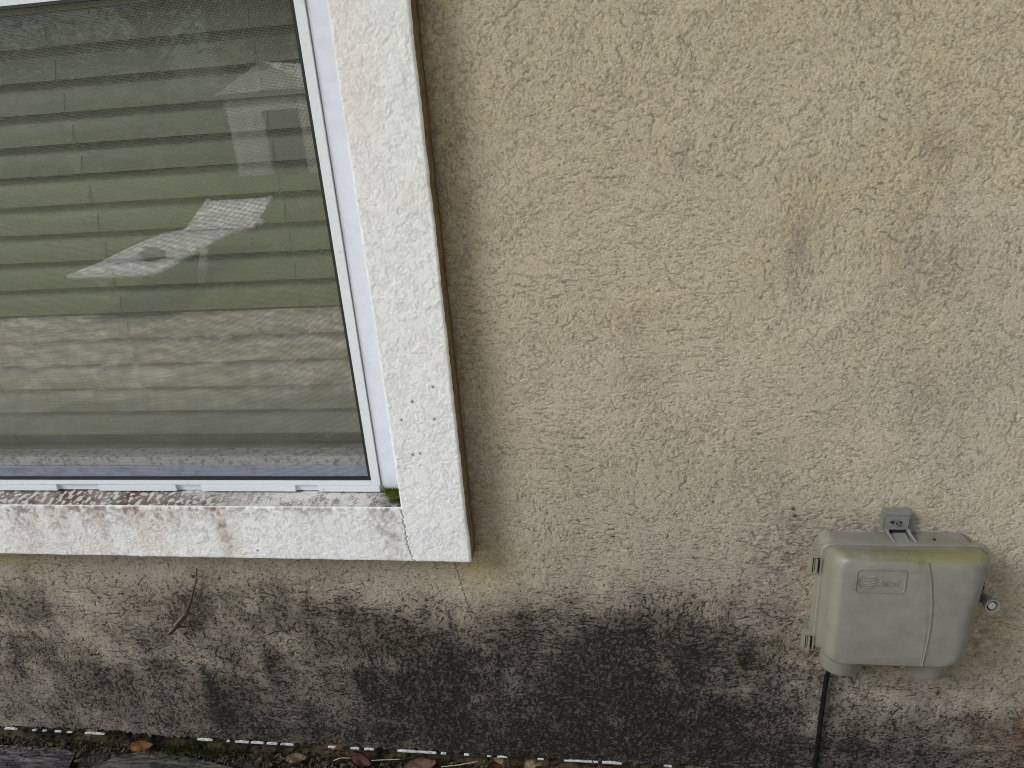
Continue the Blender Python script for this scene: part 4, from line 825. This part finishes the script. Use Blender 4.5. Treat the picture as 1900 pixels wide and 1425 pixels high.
# crumbs, grit and bark along the joint
bm = bmesh.new(); rg = random.Random(9)
for i in range(2200):
    x = rg.uniform(-1.4, 0.7); y = -0.004-abs(rg.gauss(0, 0.022)); s = rg.uniform(.0008, .0032)*(1.8 if i % 9 == 0 else 1)
    mtx = Matrix.Translation((x, y, 0.006+rg.uniform(0, .012)*math.exp(y/0.02))) @ Matrix.Rotation(rg.uniform(0, 3), 4, Vector((rg.random(), rg.random(), rg.random()+.01)).normalized()) @ Matrix.Diagonal((s*rg.uniform(1, 2.5), s, s*.6, 1))
    bmesh.ops.create_icosphere(bm, subdivisions=1, radius=1, matrix=mtx)
me = bpy.data.meshes.new("grit"); bm.to_mesh(me); bm.free(); o = link("grit", me, mat("grit_mix", lin(92, 78, 58), 0.9, noise=(60, lin(32, 26, 20), 0.42, 0.58)))
tag(o, "dark grit and bark crumbs along the wall foot", "grit", None, "stuff")

# ------------------------------------------------------------------ the yard behind the camera, seen mirrored in the glass
ch = empty("lounge_chair", (-2.92, -3.6, 0.13)); tag(ch, "white strapped lounge chair with raised back standing on the lawn", "lounge chair")
M_wp = mat("white_strap", (0.88, 0.88, 0.89), 0.5, noise=(8, (0.7, 0.71, 0.72), 0.4, 0.7))
def cpart(name, bm, parent=None, m_=None, **k):
    o = obj(name, bm, m_ or M_wp, None, **k); o.parent = parent or ch; o.matrix_parent_inverse = Matrix.Translation(-ch.location); return o
prof = [(-2.85, 0.335), (-3.15, 0.345), (-3.5, 0.370), (-3.85, 0.385), (-4.16, 0.365), (-4.26, 0.40), (-4.50, 0.50), (-4.58, 0.53)]
sp_ = smooth_pts([(0, y, z) for y, z in prof], 5)
def strip(i0, i1, name):
    bm = bmesh.new(); rg_ = sp_[i0:i1]
    loft(bm, [[(-3.165, q.y, q.z), (-2.665, q.y, q.z), (-2.665, q.y, q.z-0.012), (-3.165, q.y, q.z-0.012)] for q in rg_]); return cpart(name, bm)
strip(0, 21, "seat_sling"); strip(21, len(sp_), "back_sling")
for x in (-3.18, -2.65):
    bm = bmesh.new(); tube(bm, [(x, q.y, q.z) for q in sp_], 0.018, 8); cpart("side_rail", bm, smooth=True)
for xa, ya, za, xb, yb_ in ((-3.12, -2.98, 0.33, -3.24, -3.24), (-2.61, -3.40, 0.36, -2.74, -3.50), (-3.20, -4.20, 0.37, -3.26, -4.36), (-2.61, -4.26, 0.40, -2.86, -4.44)):
    bm = bmesh.new(); tube(bm, smooth_pts([(xa, ya, za), ((xa+xb)/2+.02, (ya+yb_)/2+.03, 0.25), (xb, yb_, 0.125)], 4), 0.028, 8); cpart("leg", bm, smooth=True)
bm = bmesh.new(); bmesh.ops.create_uvsphere(bm, u_segments=16, v_segments=10, radius=1, matrix=Matrix.Translation((-2.86, -3.22, 0.385)) @ Matrix.Diagonal((0.085, 0.06, 0.04, 1)))
for v in bm.verts: v.co += Vector((random.gauss(0, .006), random.gauss(0, .006), random.gauss(0, .005)))
o = obj("cushion", bm, mat("grey_cloth", (0.22, 0.22, 0.22), 0.9, noise=(20, (0.34, 0.33, 0.33), .4, .6)), smooth=True); tag(o, "small grey cushion lying on the white lounge chair", "cushion"); o.location.x -= 0.06; ch.location.x -= 0.06
# small white gabled playhouse
ph = empty("playhouse", (-5.5, -11.0, 0.10)); tag(ph, "small white gabled playhouse with dark doorway at the back of the lawn", "playhouse")
M_ph = mat("white_boards", (0.72, 0.72, 0.72), 0.7, noise=(5, (0.6, 0.6, 0.6), 0.4, 0.7))
def pp(name, bxs, m_):
    bm = bmesh.new()
    for b in bxs: box(bm, *b)
    o = obj(name, bm, m_, None); o.parent = ph; o.matrix_parent_inverse = Matrix.Translation(-ph.location)
pp("wall", [(-6.22, -5.64, -10.98, -10.9, 0.1, 1.42), (-5.0, -4.6, -10.98, -10.9, 0.1, 1.42), (-5.638, -5.002, -10.98, -10.9, 1.15, 1.42), (-6.22, -6.16, -12.4, -10.99, 0.1, 1.42), (-4.66, -4.6, -12.4, -10.99, 0.1, 1.42), (-6.15, -4.67, -12.4, -12.34, 0.1, 1.42)], M_ph)
pp("doorway", [(-5.63, -5.01, -11.0, -10.99, 0.1, 1.149)], mat("dark_doorway", (0.03, 0.03, 0.035), 0.6))
bm = bmesh.new(); prism(bm, [(-6.40, 1.40), (-5.46, 1.86), (-4.52, 1.40), (-4.60, 1.425), (-5.46, 1.44), (-6.32, 1.425)], -12.5, -10.85); o = obj("roof", bm, M_ph); o.parent = ph; o.matrix_parent_inverse = Matrix.Translation(-ph.location)
# trees and hedge at the end of the lawn
M_leaf = [mat("leaf_dark", (0.030, 0.060, 0.018), 0.6, noise=(1.5, (0.07, 0.11, 0.03), 0.4, 0.65)), mat("leaf_mid", (0.055, 0.095, 0.025), 0.6, noise=(1.5, (0.11, 0.14, 0.04), 0.4, 0.65)), mat("leaf_olive", (0.09, 0.10, 0.035), 0.6, noise=(1.5, (0.16, 0.15, 0.07), 0.4, 0.65))]
M_bark = mat("tree_bark", (0.13, 0.10, 0.08), 0.9, noise=(12, (0.06, 0.05, 0.04), 0.4, 0.6))
def leaves_mesh(centres, n, size, seed):
    rg_ = np.random.default_rng(seed); cs = []; k = len(centres)
    ci = rg_.integers(0, k, n); c_ = np.array([q[:3] for q in centres])[ci]; r_ = np.array([q[3] for q in centres])[ci]
    d = rg_.normal(size=(n, 3)); d /= np.linalg.norm(d, axis=1)[:, None]; p_ = c_+d*(r_*rg_.uniform(.35, 1.0, n)**0.5)[:, None]
    a = rg_.normal(size=(n, 3)); a /= np.linalg.norm(a, axis=1)[:, None]; b = np.cross(a, rg_.normal(size=(n, 3))); b /= np.linalg.norm(b, axis=1)[:, None]
    s = size*rg_.uniform(.6, 1.4, n)[:, None]; V_ = np.stack([p_-a*s, p_+b*s*.45, p_+a*s, p_-b*s*.45], 1).reshape(-1, 3)
    me = bpy.data.meshes.new("crown"); me.from_pydata(V_.tolist(), [], np.arange(4*n).reshape(-1, 4).tolist()); return me
def tree(x, y, h, sp, mi, label, seed):
    rg_ = random.Random(seed); t_ = empty("tree", (x, y, 0.1)); tag(t_, label, "tree")
    bm = bmesh.new(); tube(bm, [(x, y, 0), (x+rg_.uniform(-.1, .1), y, h*.3), (x+rg_.uniform(-.2, .2), y, h*.6), (x, y, h*.85)], [0.03*h, .022*h, .014*h, .005*h], 8)
    cen = []
    for i in range(13):
        a = i*2.4+rg_.random(); rr = sp*rg_.uniform(.35, .85); zz = h*rg_.uniform(.32, .88); q = Vector((x+rr*math.cos(a), y+rr*math.sin(a)*.8, zz)); cen.append((*q, sp*rg_.uniform(.25, .48)))
        tube(bm, [(x, y, zz*.6), (q+Vector((x, y, zz*.6)))/2+Vector((0, 0, .1)), q], [.010*h, .007*h, .003*h], 5)
    cen.append((x, y, h*.9, sp*.4))
    o = obj("trunk", bm, M_bark, None, smooth=True); o.parent = t_; o.matrix_parent_inverse = Matrix.Translation(-t_.location)
    me = leaves_mesh(cen, 5200, 0.11, seed); o = bpy.data.objects.new("crown", me); C.objects.link(o); me.materials.append(M_leaf[mi]); o.parent = t_; o.matrix_parent_inverse = Matrix.Translation(-t_.location)
for i, (x, y, h, sp, mi, lb) in enumerate([(-15.5, -17, 6.0, 2.8, 0, "broad dark tree leftmost beyond the hedge"), (-11.6, -18, 6.6, 2.6, 1, "mid green tree behind the left half of the hedge"), (-8.2, -17.5, 4.6, 2.2, 2, "low olive tree between two taller green trees"), (-4.8, -18, 6.2, 2.6, 0, "dark tree directly behind the white playhouse"), (-0.5, -17, 5.4, 2.4, 1, "mid green tree right of the playhouse"), (4.5, -18, 6.4, 2.8, 0, "broad dark tree rightmost beyond the lawn")]):
    tree(x, y, h, sp, mi, lb, 40+i)
hd = empty("hedge", (-7, -14, 0.1)); tag(hd, "clipped green hedge closing the lawn behind the playhouse", "hedge")
me = leaves_mesh([(x, -14+0.2*math.sin(x*3), z+0.1*math.sin(x*1.7), 0.5) for x in np.arange(-22, 10, 0.5) for z in (0.5, 1.05)], 15000, 0.10, 77)
o = bpy.data.objects.new("foliage", me); C.objects.link(o); me.materials.append(M_leaf[1]); o.parent = hd; o.matrix_parent_inverse = Matrix.Translation(-hd.location)
